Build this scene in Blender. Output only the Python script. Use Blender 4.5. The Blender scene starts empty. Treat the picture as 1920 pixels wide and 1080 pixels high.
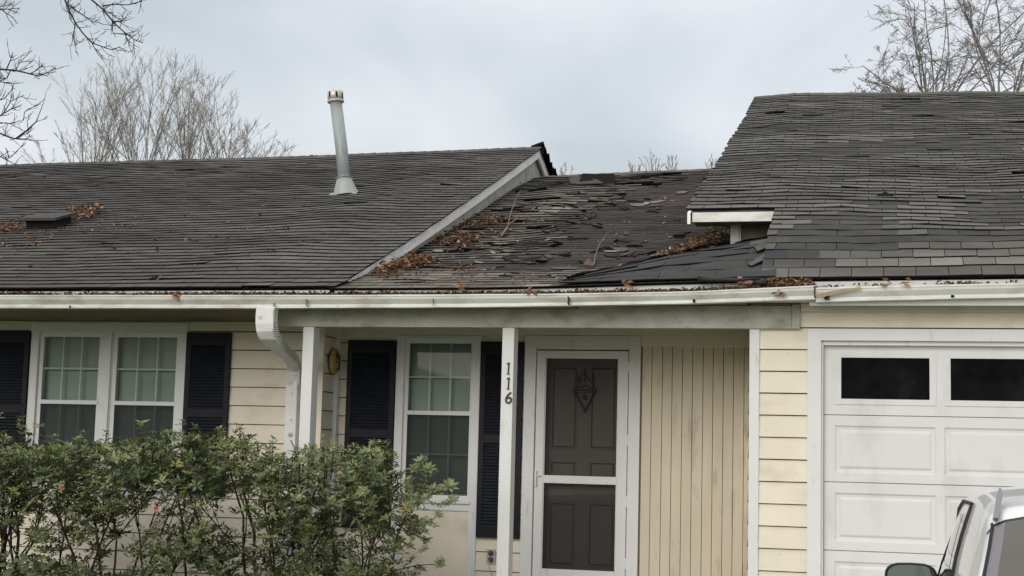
import bpy, math, random
from mathutils import Vector, noise
R = math.radians
col = bpy.context.scene.collection
sc = bpy.context.scene

# ------------------------------------------------------------------ camera
F = 2821.24                                   # focal length in pixels of a 1920 wide frame
AX = Vector((0.97100645, -0.00211825, -0.2390439))     # world X in camera axes (right, down, forward)
AY = Vector((0.23769681, 0.11493032, 0.96451607))
AZ = Vector((0.02543031, -0.9933713, 0.11210159))
CAM = Vector((0, 0, 1.5))
cd = bpy.data.cameras.new('camera'); cam = bpy.data.objects.new('camera', cd); col.objects.link(cam)
cd.sensor_width = 36; cd.lens = 36 * F / 1920; cd.clip_start = 0.05; cd.clip_end = 2000
right = Vector((AX.x, AY.x, AZ.x)); down = Vector((AX.y, AY.y, AZ.y)); fwd = Vector((AX.z, AY.z, AZ.z))
up = -down
m = cam.matrix_world.copy()
for i in range(3):
    m[i][0] = right[i]; m[i][1] = up[i]; m[i][2] = -fwd[i]; m[i][3] = CAM[i]
cam.matrix_world = m
sc.camera = cam

# ------------------------------------------------------------------ overcast sky, soft sun, exposure
SUN_EL, SUN_AZ = R(20), R(200)
w = bpy.data.worlds.new('World'); sc.world = w; w.use_nodes = True
nt = w.node_tree; nt.nodes.clear(); N = nt.nodes.new; LK = nt.links.new
out = N('ShaderNodeOutputWorld'); bgs = N('ShaderNodeBackground'); bgc = N('ShaderNodeBackground'); add = N('ShaderNodeAddShader')
sky = N('ShaderNodeTexSky'); sky.sky_type = 'NISHITA'; sky.sun_disc = False
sky.sun_elevation = SUN_EL; sky.sun_rotation = R(200); sky.air_density = 1.0; sky.dust_density = 3.0
LK(sky.outputs[0], bgs.inputs[0]); bgs.inputs[1].default_value = 0.010
tc = N('ShaderNodeTexCoord'); mp = N('ShaderNodeMapping'); mp.inputs['Scale'].default_value = (1.0, 1.0, 2.2)
mp.inputs['Location'].default_value = (0.35, 0.1, 0.62)
LK(tc.outputs['Generated'], mp.inputs[0])
n1 = N('ShaderNodeTexNoise'); n1.inputs['Scale'].default_value = 3.4; n1.inputs['Detail'].default_value = 4; n1.inputs['Roughness'].default_value = 0.45; n1.inputs['Distortion'].default_value = 0.5
LK(mp.outputs[0], n1.inputs[0])
rp = N('ShaderNodeValToRGB'); rp.color_ramp.elements[0].position = 0.36; rp.color_ramp.elements[1].position = 0.62
rp.color_ramp.elements[0].color = (0.545, 0.600, 0.640, 1); rp.color_ramp.elements[1].color = (0.815, 0.840, 0.880, 1)
LK(n1.outputs['Fac'], rp.inputs[0])
sx = N('ShaderNodeSeparateXYZ'); LK(tc.outputs['Generated'], sx.inputs[0])
mr = N('ShaderNodeMapRange'); mr.inputs['From Min'].default_value = 0.3; mr.inputs['From Max'].default_value = 1.0
mr.inputs['To Min'].default_value = 0.0; mr.inputs['To Max'].default_value = 1.0
LK(sx.outputs['Z'], mr.inputs[0])
zm = N('ShaderNodeMix'); zm.data_type = 'RGBA'; zm.inputs[7].default_value = (1.36, 1.28, 1.17, 1)      # overcast sky is brightest overhead
LK(mr.outputs[0], zm.inputs[0]); LK(rp.outputs[0], zm.inputs[6]); LK(zm.outputs[2], bgc.inputs[0]); bgc.inputs[1].default_value = 0.78
LK(bgs.outputs[0], add.inputs[0]); LK(bgc.outputs[0], add.inputs[1]); LK(add.outputs[0], out.inputs[0])
sd = bpy.data.lights.new('sun', 'SUN'); so = bpy.data.objects.new('sun', sd); col.objects.link(so)
sd.energy = 1.0; sd.angle = R(35); sd.color = (1.0, 0.96, 0.90)
so.rotation_euler = Vector((-math.sin(R(12)) * math.cos(SUN_EL), -math.cos(R(12)) * math.cos(SUN_EL), math.sin(SUN_EL))).to_track_quat('Z', 'Y').to_euler()
sc.view_settings.view_transform = 'Standard'; sc.view_settings.look = 'None'; sc.view_settings.gamma = 1
sc.view_settings.exposure = 0.36

# ------------------------------------------------------------------ helpers
def ray(px, py):
    d = Vector((px - 960, py - 540, F)); return Vector((d.dot(AX), d.dot(AY), d.dot(AZ)))
def at(px, py, Y):
    r = ray(px, py); return CAM + r * (Y / r.y)
def rect(px0, px1, py0, py1, Y):
    xm, ym = (px0 + px1) / 2, (py0 + py1) / 2
    return at(px0, ym, Y).x, at(px1, ym, Y).x, at(xm, py1, Y).z, at(xm, py0, Y).z     # x0,x1,z0,z1
def lerp(a, b, t): return a + (b - a) * t
def interp(x, pts):
    if x <= pts[0][0]: return pts[0][1]
    for (a, b), (c, d) in zip(pts, pts[1:]):
        if x <= c: return lerp(b, d, (x - a) / (c - a))
    return pts[-1][1]
def nz(*p): return noise.noise(Vector(p))

def mat(name, c, rough=0.7, var=0.0, scale=6.0, stretch=(1, 1, 1), dirt=None, bump=0.0, bscale=60.0, spec=0.3, metal=0.0, tint=None, coat=0.0, dirt2=None):
    """c base colour; var brightness variation by noise; dirt=(colour, scale, lo, hi, stretch); tint=(dark, light) uses the face attribute 'tint'"""
    m = bpy.data.materials.new(name); m.use_nodes = True; t = m.node_tree; n = t.nodes; l = t.links.new
    b = n['Principled BSDF']; b.inputs['Roughness'].default_value = rough; b.inputs['Specular IOR Level'].default_value = spec
    b.inputs['Metallic'].default_value = metal; b.inputs['Coat Weight'].default_value = coat
    g = n.new('ShaderNodeNewGeometry')
    def nse(scale, st, det=5, loc=(0, 0, 0)):
        mp = n.new('ShaderNodeMapping'); mp.inputs['Scale'].default_value = st; mp.inputs['Location'].default_value = loc; l(g.outputs['Position'], mp.inputs[0])
        x = n.new('ShaderNodeTexNoise'); x.inputs['Scale'].default_value = scale; x.inputs['Detail'].default_value = det; x.inputs['Roughness'].default_value = 0.6
        l(mp.outputs[0], x.inputs[0]); return x.outputs['Fac']
    def mix(kind, fac, a, bb):
        x = n.new('ShaderNodeMix'); x.data_type = 'RGBA'; x.blend_type = kind
        for sock, v in ((x.inputs[0], fac), (x.inputs[6], a), (x.inputs[7], bb)):
            if hasattr(v, 'is_output'): l(v, sock)
            elif isinstance(v, (int, float)): sock.default_value = v
            else: sock.default_value = (*v, 1)
        return x.outputs[2]
    cur = c
    if tint:
        a = n.new('ShaderNodeAttribute'); a.attribute_name = 'tint'
        r = n.new('ShaderNodeValToRGB'); els = r.color_ramp.elements
        for i, (p, cc) in enumerate(tint):
            e = els[i] if i < 2 else els.new(p)
            e.position = p; e.color = (*cc, 1)
        l(a.outputs['Fac'], r.inputs[0]); cur = r.outputs[0]
    if var:
        mr = n.new('ShaderNodeMapRange'); mr.inputs['From Min'].default_value = 0.3; mr.inputs['From Max'].default_value = 0.7
        mr.inputs['To Min'].default_value = 1 - var; mr.inputs['To Max'].default_value = 1 + var; l(nse(scale, stretch), mr.inputs[0])
        cb = n.new('ShaderNodeCombineColor'); [l(mr.outputs[0], cb.inputs[i]) for i in range(3)]
        cur = mix('MULTIPLY', 1.0, cur, cb.outputs[0])
    for k, dd in enumerate((dirt, dirt2)):
        if not dd: continue
        dc, ds, lo, hi, st = dd
        mr = n.new('ShaderNodeMapRange'); mr.inputs['From Min'].default_value = lo; mr.inputs['From Max'].default_value = hi
        l(nse(ds, st, 8, (3.1 + k, 1.7, 9.2)), mr.inputs[0]); cur = mix('MIX', mr.outputs[0], cur, dc)
    if hasattr(cur, 'is_output'): l(cur, b.inputs['Base Color'])
    else: b.inputs['Base Color'].default_value = (*cur, 1)
    if bump:
        bp = n.new('ShaderNodeBump'); bp.inputs['Strength'].default_value = bump; bp.inputs['Distance'].default_value = 0.01
        l(nse(bscale, stretch, 4), bp.inputs['Height']); l(bp.outputs[0], b.inputs['Normal'])
    return m

def glassmat(name, tintc, refl=1.0, rough=0.02, ior=1.45):
    m = bpy.data.materials.new(name); m.use_nodes = True; t = m.node_tree; n = t.nodes; l = t.links.new; n.clear()
    o = n.new('ShaderNodeOutputMaterial'); tr = n.new('ShaderNodeBsdfTransparent'); tr.inputs[0].default_value = (*tintc, 1)
    gl = n.new('ShaderNodeBsdfGlossy'); gl.inputs['Roughness'].default_value = rough; gl.inputs[0].default_value = (refl, refl, refl, 1)
    fr = n.new('ShaderNodeFresnel'); fr.inputs[0].default_value = ior
    mx = n.new('ShaderNodeMixShader'); l(fr.outputs[0], mx.inputs[0]); l(tr.outputs[0], mx.inputs[1]); l(gl.outputs[0], mx.inputs[2]); l(mx.outputs[0], o.inputs[0])
    return m
def screenmat(name, c, opacity):
    m = bpy.data.materials.new(name); m.use_nodes = True; t = m.node_tree; n = t.nodes; l = t.links.new; n.clear()
    o = n.new('ShaderNodeOutputMaterial'); tr = n.new('ShaderNodeBsdfTransparent'); df = n.new('ShaderNodeBsdfDiffuse'); df.inputs[0].default_value = (*c, 1)
    mx = n.new('ShaderNodeMixShader'); mx.inputs[0].default_value = opacity
    l(tr.outputs[0], mx.inputs[1]); l(df.outputs[0], mx.inputs[2]); l(mx.outputs[0], o.inputs[0])
    return m

class MB:
    def __init__(s): s.v = []; s.f = []; s.mi = []; s.t = []; s.sm = []
    def face(s, pts, mi=0, t=0.5, smooth=False):
        b = len(s.v); s.v += [tuple(p) for p in pts]; s.f.append(tuple(range(b, b + len(pts)))); s.mi.append(mi); s.t.append(t); s.sm.append(smooth)
    def mesh(s, vs, fs, mi=0, t=0.5, smooth=False):
        b = len(s.v); s.v += [tuple(p) for p in vs]
        for f in fs: s.f.append(tuple(b + i for i in f)); s.mi.append(mi); s.t.append(t); s.sm.append(smooth)
    def box(s, x0, x1, y0, y1, z0, z1, mi=0, t=0.5):
        x0, x1 = min(x0, x1), max(x0, x1); y0, y1 = min(y0, y1), max(y0, y1); z0, z1 = min(z0, z1), max(z0, z1)
        v = [(x, y, z) for z in (z0, z1) for y in (y0, y1) for x in (x0, x1)]
        s.mesh(v, [(0, 2, 3, 1), (4, 5, 7, 6), (0, 1, 5, 4), (2, 6, 7, 3), (0, 4, 6, 2), (1, 3, 7, 5)], mi, t)
    def prism(s, prof, x0, x1, mi=0, t=0.5):            # profile in (y,z), extruded along x
        n = len(prof); v = [(x0, y, z) for y, z in prof] + [(x1, y, z) for y, z in prof]
        s.mesh(v, [(i, (i + 1) % n, n + (i + 1) % n, n + i) for i in range(n)] + [tuple(range(n))[::-1], tuple(range(n, 2 * n))], mi, t)
    def tube(s, pts, rad, n=6, mi=0, t=0.5, smooth=True, cap=True, sq=None):
        pts = [Vector(p) for p in pts]; rings = []; ref = None
        for i, p in enumerate(pts):
            d = (pts[min(i + 1, len(pts) - 1)] - pts[max(i - 1, 0)])
            if d.length < 1e-9: d = Vector((0, 0, 1))
            d.normalize()
            if ref is None: ref = d.orthogonal().normalized() if sq is None else Vector(sq)
            a = (ref - d * ref.dot(d)).normalized(); ref = a; b = d.cross(a)
            r = rad[i] if isinstance(rad, (list, tuple)) else rad
            if sq is None: rings.append([p + (a * math.cos(k * 2 * math.pi / n) + b * math.sin(k * 2 * math.pi / n)) * r for k in range(n)])
            else:
                ra, rb = r if isinstance(r, tuple) else (r, r)
                rings.append([p + a * ra * ca + b * rb * cb for ca, cb in ((1, 1), (-1, 1), (-1, -1), (1, -1))])
        k = len(rings[0]); v = [q for r_ in rings for q in r_]; f = []
        for i in range(len(rings) - 1):
            for j in range(k): f.append((i * k + j, i * k + (j + 1) % k, (i + 1) * k + (j + 1) % k, (i + 1) * k + j))
        if cap: f += [tuple(range(k))[::-1], tuple(range(len(v) - k, len(v)))]
        s.mesh(v, f, mi, t, smooth and sq is None)
    def build(s, name, mats, parent=None, bevel=0.0):
        me = bpy.data.meshes.new(name); me.from_pydata(s.v, [], s.f)
        if not isinstance(mats, (list, tuple)): mats = [mats]
        for mm in mats: me.materials.append(mm)
        me.polygons.foreach_set('material_index', s.mi); me.polygons.foreach_set('use_smooth', s.sm)
        a = me.attributes.new('tint', 'FLOAT', 'FACE'); a.data.foreach_set('value', s.t)
        me.update(); o = bpy.data.objects.new(name, me); col.objects.link(o)
        if parent: o.parent = parent
        if bevel:
            b = o.modifiers.new('bevel', 'BEVEL'); b.width = bevel; b.segments = 2; b.limit_method = 'ANGLE'
        return o
def tag(o, label=None, cat=None, group=None, kind=None):
    for k, v in (('label', label), ('category', cat), ('group', group), ('kind', kind)):
        if v: o[k] = v
    return o
def empty(name, loc, label, cat, group=None):
    o = bpy.data.objects.new(name, None); col.objects.link(o); o.location = loc; o.empty_display_size = 0.1
    return tag(o, label, cat, group)
def text_mesh(mb, s, size, origin, mi=0, depth=0.004, shear=0.0, off=0.0):
    cu = bpy.data.curves.new('glyph', 'FONT'); cu.body = s; cu.size = size; cu.extrude = depth; cu.shear = shear; cu.offset = off
    cu.align_x = 'CENTER'; cu.align_y = 'CENTER'
    o = bpy.data.objects.new('glyph', cu); col.objects.link(o); dg = bpy.context.evaluated_depsgraph_get(); dg.update()
    me = bpy.data.meshes.new_from_object(o.evaluated_get(dg))
    ox, oy, oz = origin
    mb.mesh([(ox + v.co.x, oy - v.co.z, oz + v.co.y) for v in me.vertices], [tuple(p.vertices) for p in me.polygons], mi)
    bpy.data.objects.remove(o); bpy.data.curves.remove(cu); bpy.data.meshes.remove(me)

YR_ = 17.5
YP, YL, YG, YB = 12.30, 11.96, 11.00, 10.95        # porch wall, left wall, garage wall, beam front

# ------------------------------------------------------------------ materials
M = {}
M['cream'] = mat('cream_paint', (0.78, 0.72, 0.595), 0.75, 0.05, 2.5, dirt=((0.50, 0.44, 0.33), 2.2, 0.54, 0.90, (1, 1, 2)), bump=0.15, bscale=50, dirt2=((0.34, 0.27, 0.18), 11, 0.70, 0.73, (1, 1, 5)))
M['white'] = mat('white_paint', (0.72, 0.725, 0.72), 0.55, 0.03, 3, dirt=((0.42, 0.41, 0.37), 7, 0.60, 0.86, (2.5, 2.5, 0.7)), bump=0.05)
M['door_white'] = mat('garage_door_white', (0.70, 0.705, 0.705), 0.5, 0.03, 1.2, dirt=((0.5, 0.5, 0.47), 2.2, 0.52, 0.85, (1.4, 1, 0.7)), bump=0.06, dirt2=((0.12, 0.11, 0.10), 40, 0.76, 0.79, (1, 1, 1)))
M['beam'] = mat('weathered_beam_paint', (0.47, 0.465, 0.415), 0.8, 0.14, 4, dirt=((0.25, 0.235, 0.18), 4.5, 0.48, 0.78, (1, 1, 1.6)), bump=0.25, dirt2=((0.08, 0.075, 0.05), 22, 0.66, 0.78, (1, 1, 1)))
M['gutter'] = mat('gutter_enamel', (0.70, 0.70, 0.67), 0.4, 0.08, 2.0, dirt=((0.40, 0.38, 0.31), 3.2, 0.48, 0.74, (1, 1, 3)), bump=0.03, spec=0.45, dirt2=((0.20, 0.14, 0.07), 16, 0.64, 0.80, (1, 1, 1.8)))
M['rake'] = mat('peeling_rake_paint', (0.90, 0.90, 0.88), 0.75, 0.05, 6, dirt=((0.34, 0.33, 0.31), 9, 0.60, 0.85, (1, 0.8, 1.4)), bump=0.3)
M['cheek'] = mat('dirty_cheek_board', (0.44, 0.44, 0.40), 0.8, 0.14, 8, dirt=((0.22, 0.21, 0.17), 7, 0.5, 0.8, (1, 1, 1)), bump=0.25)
M['down'] = mat('dented_downspout', (0.76, 0.765, 0.765), 0.42, 0.06, 6, dirt=((0.24, 0.24, 0.24), 16, 0.60, 0.72, (1, 1, 0.8)), bump=0.22, bscale=25, spec=0.45)
M['soffit'] = mat('shaded_soffit_paint', (0.20, 0.175, 0.11), 0.85, 0.08, 3)  # colour darkened to carry part of the shade under the eaves
M['shutter'] = mat('navy_black_shutter', (0.006, 0.007, 0.012), 0.55, 0.25, 20, spec=0.25)
M['louvre'] = mat('lit_shutter_louvre', (0.015, 0.018, 0.025), 0.5, 0.25, 20, spec=0.3)  # lighter copy of the shutter colour, painting sky light onto the slats
M['dark'] = mat('dark_void', (0.012, 0.012, 0.013), 0.9)
M['edge'] = mat('shingle_edge_and_shadow', (0.014, 0.013, 0.013), 0.95, spec=0.05)  # asphalt edge colour, kept near black to paint shadow lines under the courses
M['felt'] = mat('underlayment', (0.040, 0.036, 0.036), 0.95, 0.3, 10, bump=0.4)
sh_d2 = ((0.16, 0.158, 0.145), 130, 0.60, 0.80, (1, 1, 1))
M['sh_l'] = mat('old_brown_grey_shingles', (0.1, 0.1, 0.1), 0.95, 0.22, 1.1, tint=((0.0, (0.042, 0.038, 0.037)), (1.0, (0.205, 0.195, 0.180)), (0.5, (0.098, 0.097, 0.095))), bump=0.5, bscale=150, dirt2=sh_d2, spec=0.15)
M['sh_m'] = mat('worn_porch_shingles', (0.1, 0.1, 0.1), 0.95, 0.25, 2.0, tint=((0.0, (0.034, 0.029, 0.029)), (1.0, (0.27, 0.255, 0.225)), (0.5, (0.098, 0.092, 0.086))), bump=0.5, bscale=150, dirt2=sh_d2, spec=0.15,
                dirt=((0.05, 0.062, 0.02), 5.0, 0.66, 0.8, (1, 1, 1)))
M['sh_g'] = mat('patched_grey_shingles', (0.1, 0.1, 0.1), 0.95, 0.20, 3.0, stretch=(0.5, 1.5, 1.5), tint=((0.0, (0.042, 0.046, 0.050)), (1.0, (0.215, 0.205, 0.190)), (0.5, (0.112, 0.109, 0.103))), bump=0.5, bscale=150, dirt2=sh_d2, spec=0.15)
M['moss'] = mat('moss', (0.05, 0.06, 0.015), 1.0, 0.5, 30, bump=0.6)
M['galv'] = mat('galvanised_steel', (0.33, 0.365, 0.365), 0.5, 0.10, 5, stretch=(1, 1, 0.3), metal=0.25, dirt=((0.20, 0.23, 0.22), 9, 0.52, 0.75, (1, 1, 0.4)), spec=0.5)
M['cap'] = mat('vent_cap_metal', (0.56, 0.55, 0.50), 0.4, 0.1, 12, metal=0.3, spec=0.5)
M['leaf'] = mat('dead_leaves', (0.2, 0.1, 0.05), 0.8, 0.0, tint=((0.0, (0.035, 0.020, 0.014)), (1.0, (0.50, 0.38, 0.25)), (0.45, (0.15, 0.078, 0.044)), (0.8, (0.30, 0.18, 0.10))), spec=0.2)
M['twig'] = mat('grey_twig', (0.20, 0.17, 0.145), 0.9, 0.2, 20)
M['bark_dark'] = mat('dark_wet_bark', (0.035, 0.030, 0.032), 0.9, 0.2, 20)
M['bark_pale'] = mat('pale_grey_bark', (0.22, 0.20, 0.185), 0.9, 0.25, 8)
M['bark_far'] = mat('far_bark', (0.30, 0.27, 0.26), 0.9, 0.1, 8)
M['bark_lich'] = mat('lichen_bark', (0.33, 0.30, 0.27), 0.9, 0.3, 3, dirt=((0.17, 0.17, 0.10), 6, 0.5, 0.7, (1, 1, 1)))
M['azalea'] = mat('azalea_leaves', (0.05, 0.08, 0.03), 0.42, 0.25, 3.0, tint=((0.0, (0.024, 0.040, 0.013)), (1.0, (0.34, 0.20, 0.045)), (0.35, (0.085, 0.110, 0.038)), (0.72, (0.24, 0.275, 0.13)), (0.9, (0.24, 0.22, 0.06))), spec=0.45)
M['stem'] = mat('azalea_stems', (0.040, 0.028, 0.022), 0.9, 0.2, 20)
M['pink'] = mat('pink_petals', (0.45, 0.04, 0.08), 0.6, 0.1, 50)
M['glass'] = glassmat('window_glass', (0.72, 0.78, 0.75), 0.32)
M['gglass'] = mat('dark_garage_glass', (0.005, 0.005, 0.006), 0.04, 0.7, 5, spec=0.05, dirt=((0.016, 0.019, 0.02), 4.5, 0.55, 0.75, (1, 1, .6)))  # blotchy tone painted in for faint reflections and shapes behind the panes
M['blind'] = mat('window_blind', (0.55, 0.60, 0.55), 0.8, 0.10, 1.6, stretch=(1.0, 1, 2.0))
M['muntin'] = mat('muntin_grid', (0.80, 0.86, 0.82), 0.6)
M['screen'] = screenmat('insect_screen', (0.045, 0.052, 0.055), 0.62)
M['screen2'] = screenmat('storm_door_mesh', (0.040, 0.037, 0.034), 0.50)
M['innerdoor'] = mat('beige_inner_door', (0.27, 0.25, 0.23), 0.6, 0.08, 3)
M['panel'] = mat('tan_grooved_panel', (0.66, 0.59, 0.46), 0.8, 0.06, 3, stretch=(2, 2, 0.4), dirt=((0.32, 0.26, 0.18), 6, 0.56, 0.85, (2, 2, 0.4)), bump=0.15)
M['groove'] = mat('panel_groove', (0.27, 0.21, 0.14), 0.9)
M['black'] = mat('black_metal', (0.012, 0.012, 0.013), 0.45, spec=0.4)
M['yellow'] = mat('yellow_ceramic', (0.40, 0.30, 0.115), 0.5, 0.22, 14, dirt=((0.10, 0.06, 0.03), 14, 0.56, 0.66, (1, 1, 1)))
M['plastic'] = mat('grey_outlet_plastic', (0.42, 0.41, 0.40), 0.5)
M['olead'] = mat('outlet_dark', (0.08, 0.075, 0.075), 0.5)
M['grass'] = mat('lawn_grass', (0.075, 0.10, 0.035), 1.0, 0.35, 5, bump=0.6, bscale=30)
M['concrete'] = mat('driveway_concrete', (0.33, 0.32, 0.30), 0.9, 0.12, 2, bump=0.2)
M['mulch'] = mat('mulch', (0.07, 0.045, 0.03), 1, 0.4, 20, bump=0.7)
M['car'] = mat('silver_white_paint', (0.78, 0.80, 0.83), 0.32, metal=0.15, spec=0.5, coat=0.6)
M['cglass'] = glassmat('car_glass', (0.80, 0.92, 0.87), 1.0, ior=2.1)
M['sglass'] = glassmat('tinted_side_glass', (0.30, 0.33, 0.33), 1.0)
M['cfrit'] = mat('rear_glass_border', (0.17, 0.17, 0.19), 0.25, spec=0.5)
M['rubber'] = mat('black_rubber', (0.018, 0.018, 0.020), 0.55, spec=0.35)
M['mirror'] = mat('mirror_glass', (0.28, 0.33, 0.33), 0.04, metal=1.0)
M['seat'] = mat('grey_seat_cloth', (0.52, 0.54, 0.53), 0.9)
M['red'] = mat('tail_lamp_red', (0.35, 0.01, 0.01), 0.15, coat=1)
M['rim'] = mat('alloy_rim', (0.45, 0.45, 0.46), 0.3, metal=0.8)
M['rag'] = mat('pinkish_clay_clump', (0.42, 0.22, 0.16), 0.9, 0.3, 30)

# ------------------------------------------------------------------ ground
def gz(y): return interp(y, [(-5, -0.05), (2, 0.0), (10.2, 0.26), (10.9, 0.30), (60, 0.30)])
g = MB(); ys = [-40, -5, 2, 6, 10.2, 10.9, 14, 60, 900]
for a, b in zip(ys, ys[1:]):
    g.face([(-600, a, gz(a)), (600, a, gz(a)), (600, b, gz(b)), (-600, b, gz(b))])
tag(g.build('lawn', M['grass']), 'green lawn around the house', 'lawn', kind='structure')
g = MB()
for a, b in zip([-14, -5, 2, 6, 10.2, 11.0], [-5, 2, 6, 10.2, 11.0, 11.2]):
    g.face([(-0.7, a, gz(a) + .012), (3.1, a, gz(a) + .012), (3.1, b, gz(b) + .012), (-0.7, b, gz(b) + .012)])
tag(g.build('driveway', M['concrete']), 'concrete driveway', 'driveway', kind='structure')
g = MB(); g.box(-4.25, -0.95, 10.92, 12.2, 0.2, 0.42); tag(g.build('porch_floor', M['concrete']), kind='structure')
g = MB(); g.box(-8.5, -2.9, 9.9, 11.0, 0.1, 0.30); tag(g.build('planting_bed', M['mulch']), kind='structure')

# ------------------------------------------------------------------ HOUSE
house = empty('house', (-3, 11, 0.3), 'single storey cream house with white trim and worn patched shingle roof', 'house')
HO = Vector((-3, 11, 0.3))
house.location = (0, 0, 0)

def part(mb, name, mats, parent=house, bevel=0.0): return mb.build(name, mats, parent, bevel)

def siding(mb, p0, p1, z0, z1, outn, expo=0.158, zref=2.361, holes=(), lip=0.015, mi=0, mg=1):
    """lapped boards from p0 to p1 (xy), outward normal outn; holes = [(a0,a1,z0,z1)] along the wall"""
    p0 = Vector(p0); p1 = Vector(p1); L = (p1 - p0).length; d = (p1 - p0) / L; o = Vector(outn)
    k0 = math.floor((z0 - zref) / expo) - 1; k1 = math.ceil((z1 - zref) / expo) + 1
    for k in range(k0, k1):
        a, b = zref + k * expo, zref + (k + 1) * expo
        lo, hi = max(a, z0), min(b, z1)
        if hi - lo < 0.004: continue
        zs = sorted({lo, hi, *[z for h in holes for z in h[2:4] if lo < z < hi]})
        for za, zb in zip(zs, zs[1:]):
            zc = (za + zb) / 2; segs = [(0.0, L)]
            for h in holes:
                if h[2] < zc < h[3]:
                    ns = []
                    for s0, s1 in segs:
                        if h[0] > s0: ns.append((s0, min(s1, h[0])))
                        if h[1] < s1: ns.append((max(s0, h[1]), s1))
                    segs = [q for q in ns if q[1] - q[0] > 1e-4]
            for s0, s1 in segs:
                nseg = max(1, int((s1 - s0) / 0.6))
                for q in range(nseg):
                    u0 = lerp(s0, s1, q / nseg); u1 = lerp(s0, s1, (q + 1) / nseg)
                    def P(u, z, off): w_ = p0 + d * u + o * off; return (w_.x, w_.y, z)
                    def of(z, u): return lerp(lip, 0.002, (z - a) / expo) + 0.0012 * nz(u * 1.3, z * 5, 3)
                    dz = 0.002 * nz(u0 * 0.7, k * 3.1, 1.0); dz2 = 0.002 * nz(u1 * 0.7, k * 3.1, 1.0)
                    if za > a + 1e-5: dz = dz2 = 0
                    tp = .0075 if zb >= b - 1e-5 else 0
                    mb.face([P(u0, za + dz, of(za, u0)), P(u1, za + dz2, of(za, u1)), P(u1, zb - tp, of(zb, u1)), P(u0, zb - tp, of(zb, u0))], mi)
                    if tp: mb.face([P(u0, zb - tp, -.002), P(u1, zb - tp, -.002), P(u1, zb + .006, -.002), P(u0, zb + .006, -.002)], mg)
                    if za <= a + 1e-5:
                        mb.face([P(u0, za + dz, of(za, u0)), P(u0, za + 0.004, -0.004), P(u1, za + 0.004, -0.004), P(u1, za + dz2, of(za, u1))], mg)

M['lap_shade'] = mat('lap_shadow', (0.06, 0.048, 0.03), 0.9)  # dark strips and undersides paint the shadow line below each board
# window openings (px read off the wall planes)
LWx0, LWx1, LWz0, LWz1 = -7.345, -5.845, 1.075, 2.590
PWx0, PWx1, PWz0, PWz1 = -4.045, -3.300, 1.045, 2.520
DRx0, DRx1, DRz1 = -2.915, -1.935, 2.525
# left wall
w_ = MB(); siding(w_, (-13, YL), (-4.60, YL), 0.3, 2.60, (0, -1), holes=[(LWx0 + 13, LWx1 + 13, LWz0, LWz1)])
w_.face([(-13, YL + .25, 0), (-4.7, YL + .25, 0), (-4.7, YL + .25, 2.7), (-13, YL + .25, 2.7)], 2)
part(w_, 'wall', [M['cream'], M['lap_shade'], M['dark']])
# return wall beside the porch
w_ = MB(); siding(w_, (-4.60, YL), (-4.60, YP), 0.3, 2.62, (1, 0), zref=2.335); w_.box(-4.63, -4.583, YL - .018, YL + .012, 0.3, 2.6); part(w_, 'wall', [M['cream'], M['lap_shade']])
# porch wall
w_ = MB(); siding(w_, (-4.60, YP), (-1.93, YP), 0.3, 2.62, (0, -1), zref=2.30,
                  holes=[(PWx0 + 4.60, PWx1 + 4.60, 0.3, PWz1), (DRx0 + 4.60, 5, 0.3, 2.7)])
w_.face([(-4.6, YP + .3, 0.3), (-1.0, YP + .3, 0.3), (-1.0, YP + .3, 2.7), (-4.6, YP + .3, 2.7)], 2)
part(w_, 'wall', [M['cream'], M['lap_shade'], M['dark']])
# frieze across the porch wall
w_ = MB(); w_.box(-4.585, PWx0 - .0, YP - .03, YP, 2.49, 2.62); w_.box(PWx0, PWx1, YP - .028, YP, 2.522, 2.62); w_.box(PWx1, -1.0, YP - .032, YP - .003, 2.528, 2.62)
w_.box(DRx1 + .003, -0.96, YP - .026, YP - .002, 2.44, 2.527)
part(w_, 'frieze_board', M['cream'])
# grooved panel between door and garage
w_ = MB(); gx = DRx1 + .006; pitch = 0.0835; k = 0
w_.face([(DRx1, YP + .006, 0.3), (-0.93, YP + .006, 0.3), (-0.93, YP + .006, 2.45), (DRx1, YP + .006, 2.45)], 1)
xs = [DRx1 + .012]
while xs[-1] < -0.99: xs.append(xs[-1] + pitch * (0.97 + 0.06 * random.Random(len(xs)).random()))
for a, b in zip(xs, xs[1:]):
    gp = 0.004 if k % 2 else 0.0065
    w_.box(a + gp / 2, min(b - gp / 2, -0.935), YP - .012, YP + .004, 0.35, 2.44); k += 1
part(w_, 'grooved_panel', [M['panel'], M['groove']])
# plain panel beneath porch window
w_ = MB(); w_.box(PWx0 + .06, PWx1 - .06, YP - .010, YP + .01, 0.35, PWz0 + .02); part(w_, 'window_apron_panel', M['cream'])

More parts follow.
